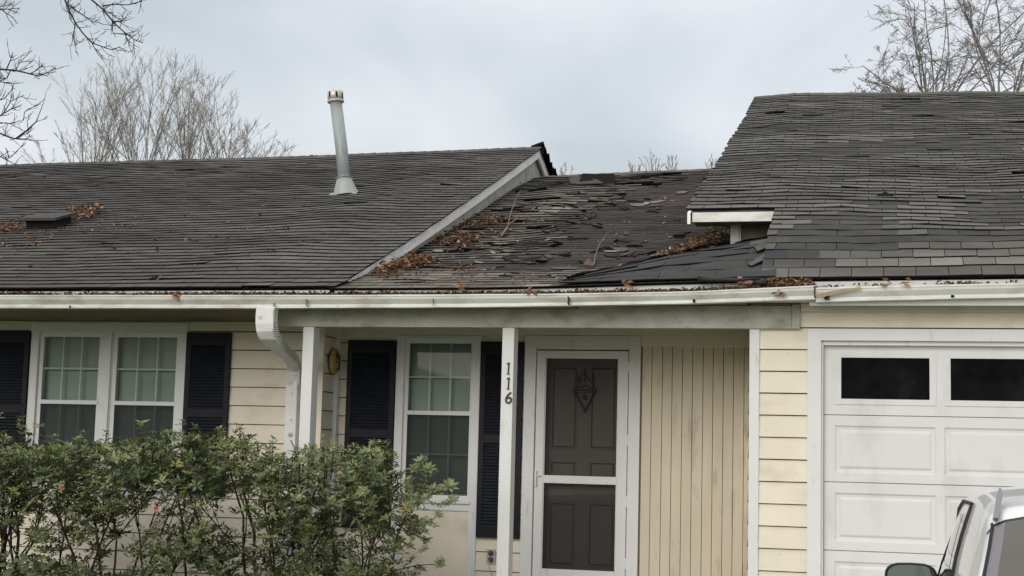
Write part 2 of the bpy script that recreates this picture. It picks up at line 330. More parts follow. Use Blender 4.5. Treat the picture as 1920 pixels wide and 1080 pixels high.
# garage front wall + side wall into the porch
GDx0, GDz1 = -0.427, 2.388
w_ = MB(); siding(w_, (-0.93, YG), (3.4, YG), 0.3, 2.66, (0, -1), zref=2.330, holes=[(GDx0 - .07 + .93, 2.7 + .93, 0.2, 2.46)])
part(w_, 'wall', [M['cream'], M['lap_shade']])
w_ = MB(); siding(w_, (-0.93, YP), (-0.93, YG), 0.3, 2.66, (-1, 0), zref=2.330)
part(w_, 'wall', [M['cream'], M['lap_shade']])
w_ = MB(); siding(w_, (3.4, YG), (3.4, 24), 0.3, 2.9, (1, 0), zref=2.330); part(w_, 'wall', [M['cream'], M['lap_shade']])
w_ = MB(); w_.box(-0.936, -0.865, YG - .028, YG + .06, 0.35, 2.65); part(w_, 'corner_board', M['white'], bevel=0.002)
w_ = MB()
w_.box(-0.523, GDx0, YG - .03, YG + .02, 0.35, 2.475); w_.box(GDx0, 2.60, YG - .03, YG + .02, 2.392, 2.475); w_.box(2.60, 2.69, YG - .03, YG + .02, 0.35, 2.475)
w_.box(GDx0 - .012, GDx0 + .015, YG + .005, YG + .075, 0.35, 2.388); w_.box(GDx0 + .015, 2.60, YG + .005, YG + .075, 2.362, 2.392)
part(w_, 'garage_trim', M['white'], bevel=0.002)

# dark planes added to block sky leaking through; back and end walls close the house
w_ = MB(); w_.face([(-13, 11.3, 2.6), (3.5, 11.3, 2.6), (3.5, 11.3, 2.90), (-13, 11.3, 2.90)]); part(w_, 'sky_block_liner', M['dark'])
w_ = MB(); w_.face([(-4.70, YL + .02, 0), (-4.70, YP + .3, 0), (-4.70, YP + .3, 2.7), (-4.70, YL + .02, 2.7)]); part(w_, 'sky_block_liner', M['dark'])
w_ = MB(); siding(w_, (3.4, 24), (-13, 24), 0.3, 2.9, (0, 1)); part(w_, 'wall', [M['cream'], M['lap_shade']])
w_ = MB(); siding(w_, (-13, 24), (-13, YL), 0.3, 2.7, (-1, 0)); part(w_, 'wall', [M['cream'], M['lap_shade']])
w_ = MB(); w_.face([(-12.98, YL, 2.6), (-12.98, 24, 2.6), (-12.98, YR_, 5.0)]); part(w_, 'gable_wall', M['cream'])
# ---- garage door
gd = MB(); gd.box(GDx0 + .015, 2.60, YG + .085, YG + .10, 0.36, 2.362)
garage_door = part(gd, 'garage_door', M['door_white'])
YD = YG + .06
zl = [2.370, 1.865, 1.388, 0.906, 0.42]; PW = 0.755; X0 = GDx0 + .018
def raised(mb, x0, x1, z0, z1, y):
    # moulded rectangle: sunk groove then raised field
    rings = [(0, y), (0.012, y + .010), (0.030, y + .012), (0.045, y + .004), (0.052, y + .003)]
    rs = [[(x0 + e, yy, z0 + e), (x1 - e, yy, z0 + e), (x1 - e, yy, z1 - e), (x0 + e, yy, z1 - e)] for e, yy in rings]
    for a, b in zip(rs, rs[1:]):
        for i in range(4): mb.face([a[i], a[(i + 1) % 4], b[(i + 1) % 4], b[i]])
    mb.face(rs[-1])
def frame_face(mb, x0, x1, z0, z1, holes, y):
    xs_ = sorted({x0, x1, *[h[0] for h in holes], *[h[1] for h in holes]})
    hz0, hz1 = holes[0][2], holes[0][3]
    for za, zb in ((z0, hz0), (hz0, hz1), (hz1, z1)):
        for a, b in zip(xs_, xs_[1:]):
            if za == hz0 and any(h[0] <= a and b <= h[1] for h in holes): continue
            mb.face([(a, y, za), (b, y, za), (b, y, zb), (a, y, zb)])
for i in range(4):
    zb, zt = zl[i + 1] + .003, zl[i] - .003
    mb = MB(); holes = []
    for c in range(4):
        a = X0 + 0.075 + c * PW
        if i == 0: holes.append((a + .045, a + .045 + .612, 1.981, 2.277))
        else: holes.append((a, a + .70, zb + .062, zt - .072))
    frame_face(mb, X0, 2.58, zb, zt, holes, YD)
    mb.face([(X0, YD, zt), (2.58, YD, zt), (2.58, YD + .03, zt + .002), (X0, YD + .03, zt + .002)])
    mb.face([(X0, YD, zb), (2.58, YD, zb), (2.58, YD + .03, zb - .002), (X0, YD + .03, zb - .002)][::-1])
    gm = MB()
    for h in holes:
        if i == 0:
            x0, x1, z0, z1 = h
            for e, yy in ((0.0, 0), ):
                gm.face([(x0, YD + .012, z0), (x1, YD + .012, z0), (x1, YD + .012, z1), (x0, YD + .012, z1)])
            for (a, b, c_, d_) in ((x0 - .045, x1 + .045, z1, z1 + .04), (x0 - .045, x1 + .045, z0 - .04, z0), (x0 - .045, x0, z0, z1), (x1, x1 + .045, z0, z1)):
                mb.box(a, b, YD - .007, YD + .014, c_, d_)
        else: raised(mb, *h, YD)
    sec = part(mb, 'panel', M['door_white'], garage_door)
    if i == 0:
        part(gm, 'window', M['gglass'], garage_door)

# ---- double hung windows
def sash_unit(win, gx0, gx1, zt, zm, zb, Yw, rail=0.022):
    """one double hung unit: glass edges gx0..gx1, top zt, meeting rail zm, bottom zb"""
    fr = MB()
    f = 0.040
    fr.box(gx0 - f, gx0, Yw, Yw + .05, zb - .03, zt + f); fr.box(gx1, gx1 + f, Yw, Yw + .05, zb - .03, zt + f)
    fr.box(gx0, gx1, Yw, Yw + .05, zt, zt + f)
    fr.box(gx0 - .018, gx1 + .018, Yw - .012, Yw + .03, zm - .018, zm + .018)          # meeting rail
    fr.box(gx0, gx1, Yw + .005, Yw + .05, zb - .03, zb + .012)
    # inner stops give the frame its stepped look
    fr.box(gx0 - f - .014, gx0 - f, Yw - .008, Yw + .04, zb - .03, zt + f + .012); fr.box(gx1 + f, gx1 + f + .014, Yw - .008, Yw + .04, zb - .03, zt + f + .012)
    fr.box(gx0 - f, gx1 + f, Yw - .008, Yw + .04, zt + f, zt + f + .012)
    part(fr, 'sash', M['white'], win, bevel=0.0015)
    mu = MB(); t = .008
    for za, zc in ((zb + .012, zm - .018), (zm + .018, zt)):
        for k in (1, 2): x = lerp(gx0, gx1, k / 3); mu.box(x - t, x + t, Yw + .022, Yw + .030, za, zc)
        z = (za + zc) / 2; mu.box(gx0, gx1, Yw + .0215, Yw + .0305, z - t, z + t)
    part(mu, 'muntin', M['muntin'], win)
    gl = MB(); gl.face([(gx0, Yw + .018, zb), (gx1, Yw + .018, zb), (gx1, Yw + .018, zt), (gx0, Yw + .018, zt)]); part(gl, 'pane', M['glass'], win)
    bl = MB(); n = int((zt - zb) / .021)
    for k in range(n):
        z = zb + k * .021
        y = Yw + .075 + .003 * nz(k * .4, gx0, 1)
        bl.face([(gx0 - .03, y, z), (gx1 + .03, y, z), (gx1 + .03, y + .009, z + .0225), (gx0 - .03, y + .009, z + .0225)], 0, 0.5)
    part(bl, 'blind', M['blind'], win)
    sc_ = MB(); sc_.face([(gx0, Yw + .004, zb), (gx1, Yw + .004, zb), (gx1, Yw + .004, zm - .018), (gx0, Yw + .004, zm - .018)]); part(sc_, 'insect_screen', M['screen'], win)

def casing(x0, x1, z0, z1, Yw, wt, ht, mull=None, drop=False):
    mb = MB()
    mb.box(x0 - .006, x1 + .012, Yw - .034, Yw + .004, z1 - ht, z1)
    zb = z0 if not drop else 0.36
    mb.box(x0, x0 + wt, Yw - .028, Yw + .004, zb, z1 - ht); mb.box(x1 - wt, x1, Yw - .028, Yw + .004, zb, z1 - ht)
    if mull: mb.box(mull[0], mull[1], Yw - .026, Yw + .004, z0 + .03, z1 - ht)
    mb.box(x0 + wt, x1 - wt, Yw - .024, Yw + .06, z0, z0 + .06)
    mb.box(x0 + wt - .012, x1 - wt + .012, Yw - .045, Yw + .05, z0 + .06, z0 + .085)
    mb.box(x0 + wt, x1 - wt, Yw - .018, Yw + .05, z0 + .085, z0 + .115)
    return part(mb, 'window', M['white'], house, bevel=0.002)

gl = rect(82, 186, 632, 757, YL + .02); gr = rect(220, 331, 634, 760, YL + .02)
zs_top, zs_mid, zs_bot = 2.462, 1.888, 1.20
win = casing(LWx0, LWx1, LWz0, LWz1, YL, 0.075, 0.085, (gl[1] + .048, gr[0] - .048))
sash_unit(win, gl[0], gl[1], zs_top, zs_mid, zs_bot, YL); sash_unit(win, gr[0], gr[1], zs_top, zs_mid, zs_bot, YL)
pg = rect(767, 884, 642, 775, YP + .02)
win = casing(PWx0, PWx1, PWz0, PWz1, YP, 0.070, 0.030, drop=True)
sash_unit(win, pg[0] + .002, pg[1] - .004, 2.455, 1.862, 1.172, YP)

# ---- shutters
def shutter(x0, x1, z0, z1, Yw):
    mb = MB(); st = 0.045; y0, y1 = Yw - .045, Yw - .012
    mb.box(x0, x0 + st, y0, y1, z0, z1); mb.box(x1 - st, x1, y0, y1, z0, z1)
    zm = z0 + (z1 - z0) * 0.50
    mb.box(x0 + st, x1 - st, y0, y1, z1 - .11, z1); mb.box(x0 + st, x1 - st, y0, y1, z0, z0 + .09); mb.box(x0 + st, x1 - st, y0, y1, zm - .035, zm + .035)
    s_ = part(mb, 'shutter', M['shutter'], house, bevel=0.0015)
    lv = MB()
    for a, b in ((z0 + .09, zm - .035), (zm + .035, z1 - .11)):
        n = int((b - a) / .0265)
        for k in range(n):
            z = lerp(a, b, k / n); h = (b - a) / n
            lv.mesh([(x0 + st, y0 + .001, z), (x1 - st, y0 + .001, z), (x1 - st, y0 + .020, z + h * 1.0), (x0 + st, y0 + .020, z + h * 1.0), (x0 + st, y0 + .006, z - .004), (x1 - st, y0 + .006, z - .004)],
                    [(0, 1, 2, 3), (4, 5, 1, 0)])
    lv.face([(x0 + st, y1 - .002, z0), (x1 - st, y1 - .002, z0), (x1 - st, y1 - .002, z1), (x0 + st, y1 - .002, z1)])
    part(lv, 'louvre', M['louvre'], s_)
shutter(-7.80, LWx0 - .008, 1.12, 2.515, YL); shutter(LWx1 + .012, -5.425, 1.12, 2.505, YL)
shutter(-4.484, PWx0 - .006, 0.875, 2.475, YP); shutter(PWx1 + .006, -2.925, 0.835, 2.470, YP)

# ---- entry: casing, storm door, panelled door behind
mb = MB(); mb.box(DRx0, DRx1, YP - .034, YP + .02, 2.425, DRz1); mb.box(DRx0, DRx0 + .095, YP - .030, YP + .02, 0.42, 2.425); mb.box(DRx1 - .095, DRx1, YP - .030, YP + .02, 0.42, 2.425)
mb.box(DRx0 + .083, DRx0 + .097, YP - .012, YP + .12, 0.42, 2.425); mb.box(DRx1 - .097, DRx1 - .083, YP - .012, YP + .12, 0.42, 2.425); mb.box(DRx0 + .097, DRx1 - .097, YP + .0, YP + .12, 2.412, 2.427)
part(mb, 'door_casing', M['white'], bevel=0.002)
sx0, sx1, sz0, sz1 = DRx0 + .103, DRx1 - .103, 0.46, 2.400
mb = MB(); a, b, zt, zm1, zm0, zb = sx0 + .072, sx1 - .083, 2.335, 1.365, 1.300, 0.60
mb.box(sx0, a, YP - .014, YP + .014, sz0, sz1); mb.box(b, sx1, YP - .014, YP + .014, sz0, sz1)
mb.box(a, b, YP - .014, YP + .014, zt, sz1); mb.box(a, b, YP - .013, YP + .013, zm0, zm1); mb.box(a, b, YP - .014, YP + .014, sz0, zb)
mb.box(a, a + .008, YP - .006, YP + .006, zb, zt); mb.box(b - .008, b, YP - .006, YP + .006, zb, zt)
for z in (2.22, 1.62, 1.12, 0.62): mb.box(sx1 - .006, sx1 + .010, YP - .022, YP - .004, z, z + .09)
sdoor = part(mb, 'storm_door', M['white'], bevel=0.003)
mb = MB(); mb.box(sx0 + .004, sx0 + .022, YP - .040, YP - .014, 1.27, 1.40); mb.box(sx0 + .010, sx0 + .055, YP - .034, YP - .022, 1.352, 1.366); part(mb, 'handle', M['white'], sdoor, bevel=0.003)
mb = MB(); mb.face([(a, YP, zb), (b, YP, zb), (b, YP, zt), (a, YP, zt)])
part(mb, 'mesh_screen', M['screen2'], sdoor)
# sagging torn mesh in the lower half
mb = MB(); n = 14
pts = [(lerp(a, b, i / n), 1.195 + .02 * nz(i * .7, 4, 2) + .04 * (i / n)) for i in range(n + 1)]
for (xa, za), (xb, zc) in zip(pts, pts[1:]): mb.face([(xa, YP + .008, zb), (xb, YP + .008, zb), (xb, YP + .012, zc), (xa, YP + .012, za)])
part(mb, 'torn_screen', screenmat('second_mesh', (0.05, 0.046, 0.05), 0.30), sdoor)
mb = MB(); YI = YP + .085; dx0, dx1 = DRx0 + .098, DRx1 - .098
mb.box(dx0, dx1, YI, YI + .04, 0.45, 2.41)
def dpanel(x0, x1, z0, z1):
    r_ = [(0, YI - .001), (.006, YI - .006), (.016, YI - .006), (.026, YI + .0), (.034, YI - .004)]
    rs = [[(x0 + e, y, z0 + e), (x1 - e, y, z0 + e), (x1 - e, y, z1 - e), (x0 + e, y, z1 - e)] for e, y in r_]
    for p, q in zip(rs, rs[1:]):
        for i in range(4): mb.face([p[i], p[(i + 1) % 4], q[(i + 1) % 4], q[i]], 1 if p is rs[2] else 0)
    mb.face(rs[-1])
xm = (dx0 + dx1) / 2
for (p, q) in ((dx0 + .11, xm - .05), (xm + .05, dx1 - .11)):
    dpanel(p, q, 2.26, 2.36) if False else None
    dpanel(p, q, 1.58, 2.28); dpanel(p, q, 1.26, 1.49); dpanel(p, q, 0.62, 1.15)
door = part(mb, 'door', [M['innerdoor'], mat('door_moulding', (0.09, 0.075, 0.062), 0.7)])

# ---- soffits, fascia
mb = MB()
mb.box(-13, -4.6, 10.76, 12.32, 2.600, 2.615); mb.box(-4.6, -2.2, 10.76, 12.32, 2.612, 2.627); mb.box(-2.2, -0.95, 10.76, 12.32, 2.643, 2.658); mb.box(-0.95, 3.6, 10.76, YG + .05, 2.655, 2.67)
part(mb, 'soffit', M['soffit'])
mb = MB(); mb.box(-13, -4.6, 10.735, 10.76, 2.592, 2.72); mb.box(-4.6, -2.2, 10.735, 10.76, 2.61, 2.72); mb.box(-2.2, -0.5, 10.735, 10.76, 2.645, 2.74); mb.box(-0.5, 3.6, 10.735, 10.76, 2.62, 2.77)
part(mb, 'fascia', M['white'])
# small trim under the garage soffit
mb = MB(); mb.box(-0.57, 3.4, YG - .045, YG - .016, 2.600, 2.655); part(mb, 'frieze_board', M['cream'])

# ---- porch beam and posts
bx0, bx1 = at(522, 600, YB).x, at(1484, 590, YB).x
mb = MB(); mb.box(bx0, bx1, YB, YB + .045, 2.474, 2.64); mb.box(bx0, -0.95, YB + .045, YB + .14, 2.478, 2.599)
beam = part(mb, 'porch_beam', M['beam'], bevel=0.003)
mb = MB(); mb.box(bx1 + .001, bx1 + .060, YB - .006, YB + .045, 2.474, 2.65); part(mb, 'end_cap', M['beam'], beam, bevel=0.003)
def post(x0, x1, name='post'):
    mb = MB(); mb.box(x0, x1, YB + .012, YB + .012 + .13, 0.42, 2.474); return part(mb, name, M['white'], bevel=0.004)
p1 = post(-4.385, -4.295); p2 = post(-2.782, -2.690)
mb = MB()
for s_, py in (('1', 691), ('1', 719), ('6', 747)):
    c = at(952.5, py, YB)
    if s_ == '6': text_mesh(mb, s_, 0.125, (c.x, YB + .008, c.z), depth=.004, shear=0.10, off=0.0008)
    else:
        P_ = [(-.010, -.044), (.012, -.044), (.012, -.039), (.006, -.037), (.010, .047), (.004, .047), (-.014, .036), (-.013, .031), (-.001, .033), (-.004, -.037), (-.010, -.039)]
        v = [(c.x + a, YB + .004, c.z + b) for a, b in P_]; k = len(v); v += [(x, YB + .012, z) for x, _, z in v]
        mb.mesh(v, [tuple(range(k))] + [(i, (i + 1) % k, k + (i + 1) % k, k + i) for i in range(k)])
part(mb, 'house_number', M['black'], p2)

# trim strip in the porch's inner corner
mb = MB(); mb.box(-4.592, -4.555, YP - .075, YP - .03, 0.4, 2.60)
part(mb, 'corner_strip', M['white'], bevel=0.002)

# ---- outlet on the porch wall
c = at(922, 1043, YP)
mb = MB(); mb.box(c.x - .036, c.x + .036, YP - .030, YP - .010, c.z - .058, c.z + .058); o_ = part(mb, 'outlet', M['plastic'], bevel=0.003)
mb = MB()
for dz in (.026, -.026): mb.tube([(c.x, YP - .034, c.z + dz), (c.x, YP - .028, c.z + dz)], .023, 12)
mb.box(c.x - .006, c.x + .006, YP - .037, YP - .028, c.z + .01, c.z + .045); part(mb, 'socket', M['olead'], o_)
mb = MB()
mb.tube([(c.x - .004, YP - .036, c.z - .025), (c.x - .006, YP - .065, c.z - .035), (c.x - .004, YP - .06, c.z - .09), (c.x + .03, YP - .06, c.z - .17), (c.x + .075, YP - .05, c.z - .28), (c.x + .09, YP - .05, c.z - .55)], .0035, 6)
tag(mb.build('power_cord', M['plastic']), 'thin grey cord plugged into the outlet beside the numbered post', 'cord')

# ------------------------------------------------------------------ ROOFS
zE_pts = [(at(x, y, 10.68).x, at(x, y, 10.68).z + .012) for x, y in ((-300, 546), (0, 544), (640, 541), (900, 540), (1060, 537), (1200, 532), (1430, 526), (1920, 520), (2300, 516))]
def zE(u): return interp(u, zE_pts)
YR = 17.5
XR = -4.03                                         # right edge of the left roof
def roof_l(u, t):                                 # t 0..1 eave to ridge
    zr = interp(u, [(-11.4, 5.185), (-8, 5.19), (-4.05, 5.235)]) + .018 * nz(u * .55, 7, 1)
    zb = zE(u)
    bul = 0.030 * math.exp(-((u + 4.9) / 0.55) ** 2) * math.sin(math.pi * min(1, t * 1.15)) if u > -6.5 else 0
    wv = (0.020 * nz(u * .38, t * 3.2, 0) + .014 * nz(u * 1.4, t * 9, 5) + .006 * nz(u * 4, t * 26, 8)) * min(1, t * 6) * min(1, (1 - t) * 8 + .25)
    fd = min(1, max(0, (XR - u) / .9)); wv *= fd; bul *= fd
    return Vector((u, 10.68 + t * (YR - 10.68), lerp(zb, zr, t) + wv + bul - .03 * math.sin(math.pi * t)))
def roof_m(u, t):
    zr = interp(u, [(-3.9, 4.885), (-1.98, 4.925)]) + .015 * nz(u * .9, 2, 4)
    zb = zE(u) - 0.012; off = interp(t, [(0, 0), (.16, -.045), (.4, -.07), (.8, .02), (1, 0)])
    wv = (.035 * nz(u * .8, t * 4, 11) + .02 * nz(u * 2.2, t * 9, 15)) * min(1, t * 6) * min(1, (1 - t) * 8 + .2)
    return Vector((u, 10.68 + t * (YR - 10.68), lerp(zb, zr, t) + off + wv - .03 * math.sin(math.pi * t)))
YR2 = 18.6; YK = 12.0; SK = 1.49; SU = 7.07; SG = SK + SU
def roof_g(u, t):                                  # t as fraction of total slope length SG
    s = t * SG
    zk = interp(u, [(-1.55, 3.515), (-.83, 3.505), (1.06, 3.462)])
    zr = interp(u, [(-1.5, 6.045), (-1.0, 6.075), (1.7, 6.0)]) + .012 * nz(u * 1.5, 3, 3)
    zb = zE(u)
    if s < SK:
        q = s / SK; y = 10.68 + q * (YK - 10.68); z = lerp(zb, zk, q) + .07 * math.sin(math.pi * q) * (1 - .3 * q)
    else:
        q = (s - SK) / SU; y = YK + q * (YR2 - YK); z = lerp(zk, zr, q) + .02 * math.sin(math.pi * min(1, q * 3)) * (1 if q < .33 else 0) - .03 * math.sin(math.pi * q)
    wv = (.018 * nz(u * .7, s * .5, 21) + .015 * nz(u * 1.8, s * 1.2, 25) + .007 * nz(u * 5, s * 4, 28)) * min(1, s * 2) * min(1, (SG - s) * 1.5 + .2)
    return Vector((u, y, z + wv))

def sheet(fn, u0, u1, t0, t1, nu, nt_, mi=0, drop=0.0):
    mb = MB(); v = []
    for j in range(nt_ + 1):
        for i in range(nu + 1):
            p = fn(lerp(u0, u1, i / nu), lerp(t0, t1, j / nt_)); v.append((p.x, p.y, p.z - drop))
    f = [(j * (nu + 1) + i, j * (nu + 1) + i + 1, (j + 1) * (nu + 1) + i + 1, (j + 1) * (nu + 1) + i) for j in range(nt_) for i in range(nu)]
    mb.mesh(v, f, mi, .3, True); return mb

def shingles(mb, fn, L, u0, u1, expo, tabw, kind, seed, ends=None):
    rr = random.Random(seed); rows = int(L / expo)
    for i in range(rows):
        s0 = i * expo; a, b = (u0, u1) if ends is None else ends(s0 / L)
        if b - a < .05: continue
        tintrow = rr.gauss(0, .035)
        u = math.floor(a / tabw) * tabw + (i % 2) * tabw * .5 + rr.uniform(-.012, .012) - tabw
        th0 = .011
        while u < b:
            ua, ub = max(u + .0025, a), min(u + tabw - .0025, b + rr.uniform(-.012, .012)); uc = u + tabw / 2; u += tabw
            if ub - ua < .02: continue
            k = kind(uc, s0 / L, rr)
            if k is None: continue
            tn, lift, th, wide = k
            if wide: ua -= .006; ub += .006
            jl = rr.uniform(-.006, .008); jr = jl + rr.uniform(-.005, .005) 
            sl = (s0 - jl) / L; sr = (s0 - jr) / L; st = min(1.0, (s0 + expo + .02) / L)
            lf = max(0, lift); l1 = th0 * th + lf * rr.uniform(.3, 1); l2 = th0 * th + lf * rr.uniform(.3, 1)
            P0, P1, P2, P3 = fn(ua, max(0, sl)), fn(ub, max(0, sr)), fn(ub, st), fn(ua, st)
            up_ = Vector((0, -.35, .94))
            A, B, C_, D_ = P0 + up_ * l1, P1 + up_ * l2, P2 + up_ * .0025, P3 + up_ * .0025
            t = min(1, max(0, tn + tintrow + rr.gauss(0, .035)))
            if s0 == 0: A.y -= .02; B.y -= .02; A.z -= .006; B.z -= .006
            mb.face([A, B, C_, D_], 0, t)
            bk = Vector((0, 0, -.001))
            ta, tb = A - up_ * (.010 if lf > .012 else l1), B - up_ * (.010 if lf > .012 else l2)
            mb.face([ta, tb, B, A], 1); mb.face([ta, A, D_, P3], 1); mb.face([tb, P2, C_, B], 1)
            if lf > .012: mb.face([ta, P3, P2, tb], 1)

def inpoly(x, y, poly):
    c = False; n = len(poly); j = n - 1
    for i in range(n):
        if (poly[i][1] > y) != (poly[j][1] > y) and x < (poly[j][0] - poly[i][0]) * (y - poly[i][1]) / (poly[j][1] - poly[i][1]) + poly[i][0]: c = not c
        j = i
    return c
def onroof(fn, px, py, L=None, lo=0.0, hi=1.0):
    """roof coordinates (u,t) of the point seen at px,py"""
    r = ray(px, py); a, b = lo, hi
    def side(t):
        y = fn(0, t).y; p = CAM + r * (y / r.y); return p.z - fn(p.x, t).z, p.x
    for _ in range(30):
        mid = (a + b) / 2; d, x = side(mid)
        if d > 0: a = mid
        else: b = mid
    return side((a + b) / 2)[1], (a + b) / 2
def poly_on(fn, pts): return [onroof(fn, *p) for p in pts]

# --- left roof
LL = 7.26
lr = sheet(roof_l, -13, XR - .01, 0, 1, 110, 90, drop=.012)
left_roof = part(lr, 'roof', M['felt'])
def kl(u, t, rr):
    n = nz(u * .45, t * 2.2, 30) * .22 + nz(u * .35, t * 14, 40) * .16
    base = .46 + .13 * max(0, min(1, (u + 7.5) / 3.5)) + n
    x = rr.random()
    lift = .004 + (.010 if x > .988 else 0) + (.003 if t > .6 else 0) * rr.random()
    if x > .985: base += .22
    return base, lift, 1, False
mb = MB(); shingles(mb, roof_l, LL, -12.6, XR + .02, .139, .228, kl, 5)
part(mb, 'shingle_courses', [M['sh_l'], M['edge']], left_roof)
def ridge_caps(fn, u0, u1, name, parent, mt, seed, tint=.45):
    rr = random.Random(seed); mb = MB(); u = u0
    while u < u1:
        w = .16; a, b = u, min(u + w + .03, u1); l = .005 + rr.uniform(0, .003)
        pa, pb = fn(a, 1), fn(b, 1); t = tint + rr.gauss(0, .06)
        up_ = Vector((0, 0, 1))
        A = [pa + Vector((0, -.13, -.045 + .006)), pa + up_ * (.018), pa + Vector((0, .13, -.045 + .006))]
        B = [pb + Vector((0, -.13, -.045 + l)), pb + up_ * (.018 + l), pb + Vector((0, .13, -.045 + l))]
        mb.face([A[0], B[0], B[1], A[1]], 0, t); mb.face([A[1], B[1], B[2], A[2]], 0, t)
        mb.face([B[0], B[0] - up_ * l, B[1] - up_ * l, B[1]], 1); mb.face([A[0] - up_ * .012, B[0] - up_ * .014, B[0], A[0]], 1)
        u += w * rr.uniform(.9, 1.1)
    part(mb, name, mt, parent)
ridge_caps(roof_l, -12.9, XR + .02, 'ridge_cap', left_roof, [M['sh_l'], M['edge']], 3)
# back slope
mb = MB()
def back(fn, u0, u1, yr, drop, run, mb, nu=20):
    for i in range(nu):
        a, b = lerp(u0, u1, i / nu), lerp(u0, u1, (i + 1) / nu); pa, pb = fn(a, 1), fn(b, 1)
        mb.face([pa, pb, pb + Vector((0, run, -drop)), pa + Vector((0, run, -drop))], 0, .4)
back(roof_l, -13, XR, YR, 2.5, 6.8, mb); part(mb, 'back_slope', M['sh_l'], left_roof)
# rake board (front and back) and gable wall above the porch roof
def board_along(mb, fn, u, dx0, dx1, top, bot, t0=0.0, t1=1.0, n=24, mi=0, zmin=0):
    for i in range(n):
        a, b = lerp(t0, t1, i / n), lerp(t0, t1, (i + 1) / n)
        P, Q = fn(u, a), fn(u, b)
        tp = top; bo = bot
        v = []
        for p in (P, Q):
            for dx in (dx0, dx1):
                for dz in (bo, tp): v.append((u + dx, p.y, max(p.z + dz, zmin) if dz == bo else p.z + dz))
        # v: P(dx0,b)(dx0,t)(dx1,b)(dx1,t) Q...
        f = [(2, 3, 7, 6), (1, 0, 4, 5), (3, 1, 5, 7), (0, 2, 6, 4)]
        if i == 0: f.append((0, 1, 3, 2))
        if i == n - 1: f.append((4, 6, 7, 5))
        mb.mesh(v, f, mi)
mb = MB(); board_along(mb, roof_l, XR - .012, -.03, .0, -.008, -.118, .045, 1.0)
gb = Vector(roof_l(XR - .012, 1)); 
v = []
for yy, zz in ((0, -.008), (1.6, -.60)):
    for dx in (-.03, 0):
        for dz in (-.115, 0): v.append((XR - .012 + dx, gb.y + yy, gb.z + zz + dz))
mb.mesh(v, [(2, 3, 7, 6), (1, 0, 4, 5), (3, 1, 5, 7), (0, 2, 6, 4)])
part(mb, 'rake_board', M['rake'], left_roof)
mb = MB(); board_along(mb, roof_l, XR - .012, .0, .012, -.004, -.012, .0, 1.0)
board_along(mb, roof_l, XR - .012, -.03, .004, -.012, -.05, .0, .045, 3)
part(mb, 'drip_edge', M['edge'], left_roof)
mb = MB(); board_along(mb, roof_l, XR - .012, -.08, -.055, -.10, -.60, .03, 1.0, zmin=2.70)
v = []
for yy, zz in ((0, 0), (3, -1.1)):
    for dx in (-.08, -.055):
        for dz in (-.6, -.05): v.append((XR - .012 + dx, gb.y + yy, gb.z + zz + dz))
mb.mesh(v, [(2, 3, 7, 6), (1, 0, 4, 5), (3, 1, 5, 7), (0, 2, 6, 4)])
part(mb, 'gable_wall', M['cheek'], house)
# torn black shingles sticking out along the back rake
mb = MB(); rr = random.Random(8)
for k in range(9):
    q = k * .175; y = gb.y + .02 + q; z = gb.z + .015 - q * .365
    w1 = .05 + rr.random() * .05
    for l_ in range(2):
        h = l_ * .022 + .004
        a = Vector((XR - .12, y, z + h)); b = Vector((XR + w1 * (1 - .4 * l_), y + rr.uniform(-.02, .02), z + h + rr.uniform(-.005, .05)))
        c = Vector((XR + w1 * rr.uniform(.5, 1), y + .19, z - .07 + h + rr.uniform(-.01, .04))); d = Vector((XR - .12, y + .19, z - .07 + h))
        for zz in (0, -.012): mb.face([p + Vector((0, 0, zz)) for p in (a, b, c, d)])
        mb.face([a, b, b + Vector((0, 0, -.03)), a + Vector((0, 0, -.03))]); mb.face([b, c, c + Vector((0, 0, -.03)), b + Vector((0, 0, -.03))])
part(mb, 'torn_edge', M['edge'], left_roof)

# --- porch (middle) roof
mr_ = sheet(roof_m, XR - .05, -0.9, 0, 1, 60, 100, drop=.012)
mid_roof = part(mr_, 'roof', M['felt'])
bare = [poly_on(roof_m, p) for p in (
    [(1185, 352), (1330, 338), (1420, 345), (1420, 470), (1360, 480), (1230, 500), (1080, 505), (1020, 497), (1035, 470), (1062, 440), (1092, 400), (1140, 385), (1160, 362)],
    [(900, 500), (1040, 496), (1075, 512), (900, 514)], [(1235, 332), (1330, 330), (1330, 342), (1260, 343)])]
pale = [poly_on(roof_m, p) for p in (
    [(1030, 365), (1130, 362), (1100, 385), (1040, 400), (1000, 395)], [(960, 395), (1050, 395), (1040, 412), (950, 412)], [(1150, 322), (1330, 318), (1320, 335), (1150, 345)],
    [(900, 455), (985, 450), (970, 495), (880, 500)], [(1060, 490), (1230, 480), (1200, 515), (1050, 520)], [(700, 515), (900, 515), (1050, 525), (1040, 545), (660, 545)])]
dk = [poly_on(roof_m, p) for p in ([(1045, 405), (1130, 395), (1110, 440), (1050, 445)], [(940, 455), (1030, 440), (1030, 500), (960, 500)], [(880, 420), (960, 415), (960, 445), (850, 460)])]
def km(u, t, rr):
    j = (u + rr.gauss(0, .03), t + rr.gauss(0, .006))
    for p in bare:
        if inpoly(*j, p): return .10 + .12 * nz(u * 2, t * 18, 3) + .08 * nz(u * 9, t * 60, 3), .001, .45, True
    b = .52 + .25 * nz(u * 1.3, t * 9, 44) + .22 * nz(u * 4, t * 30, 9)
    for p in pale:
        if inpoly(*j, p): b += .17
    for p in dk:
        if inpoly(*j, p): b -= .25
    x = rr.random(); lift = .005 + (rr.uniform(.008, .022) if x > .88 else 0)
    if rr.random() < .05: return .12, .0, .5, True
    if x > .94: b += .15
    if t < .14: return b + .02 + .12 * nz(u * 6, t * 90, 6), lift * .5, .6, False
    return b, lift, 1, False
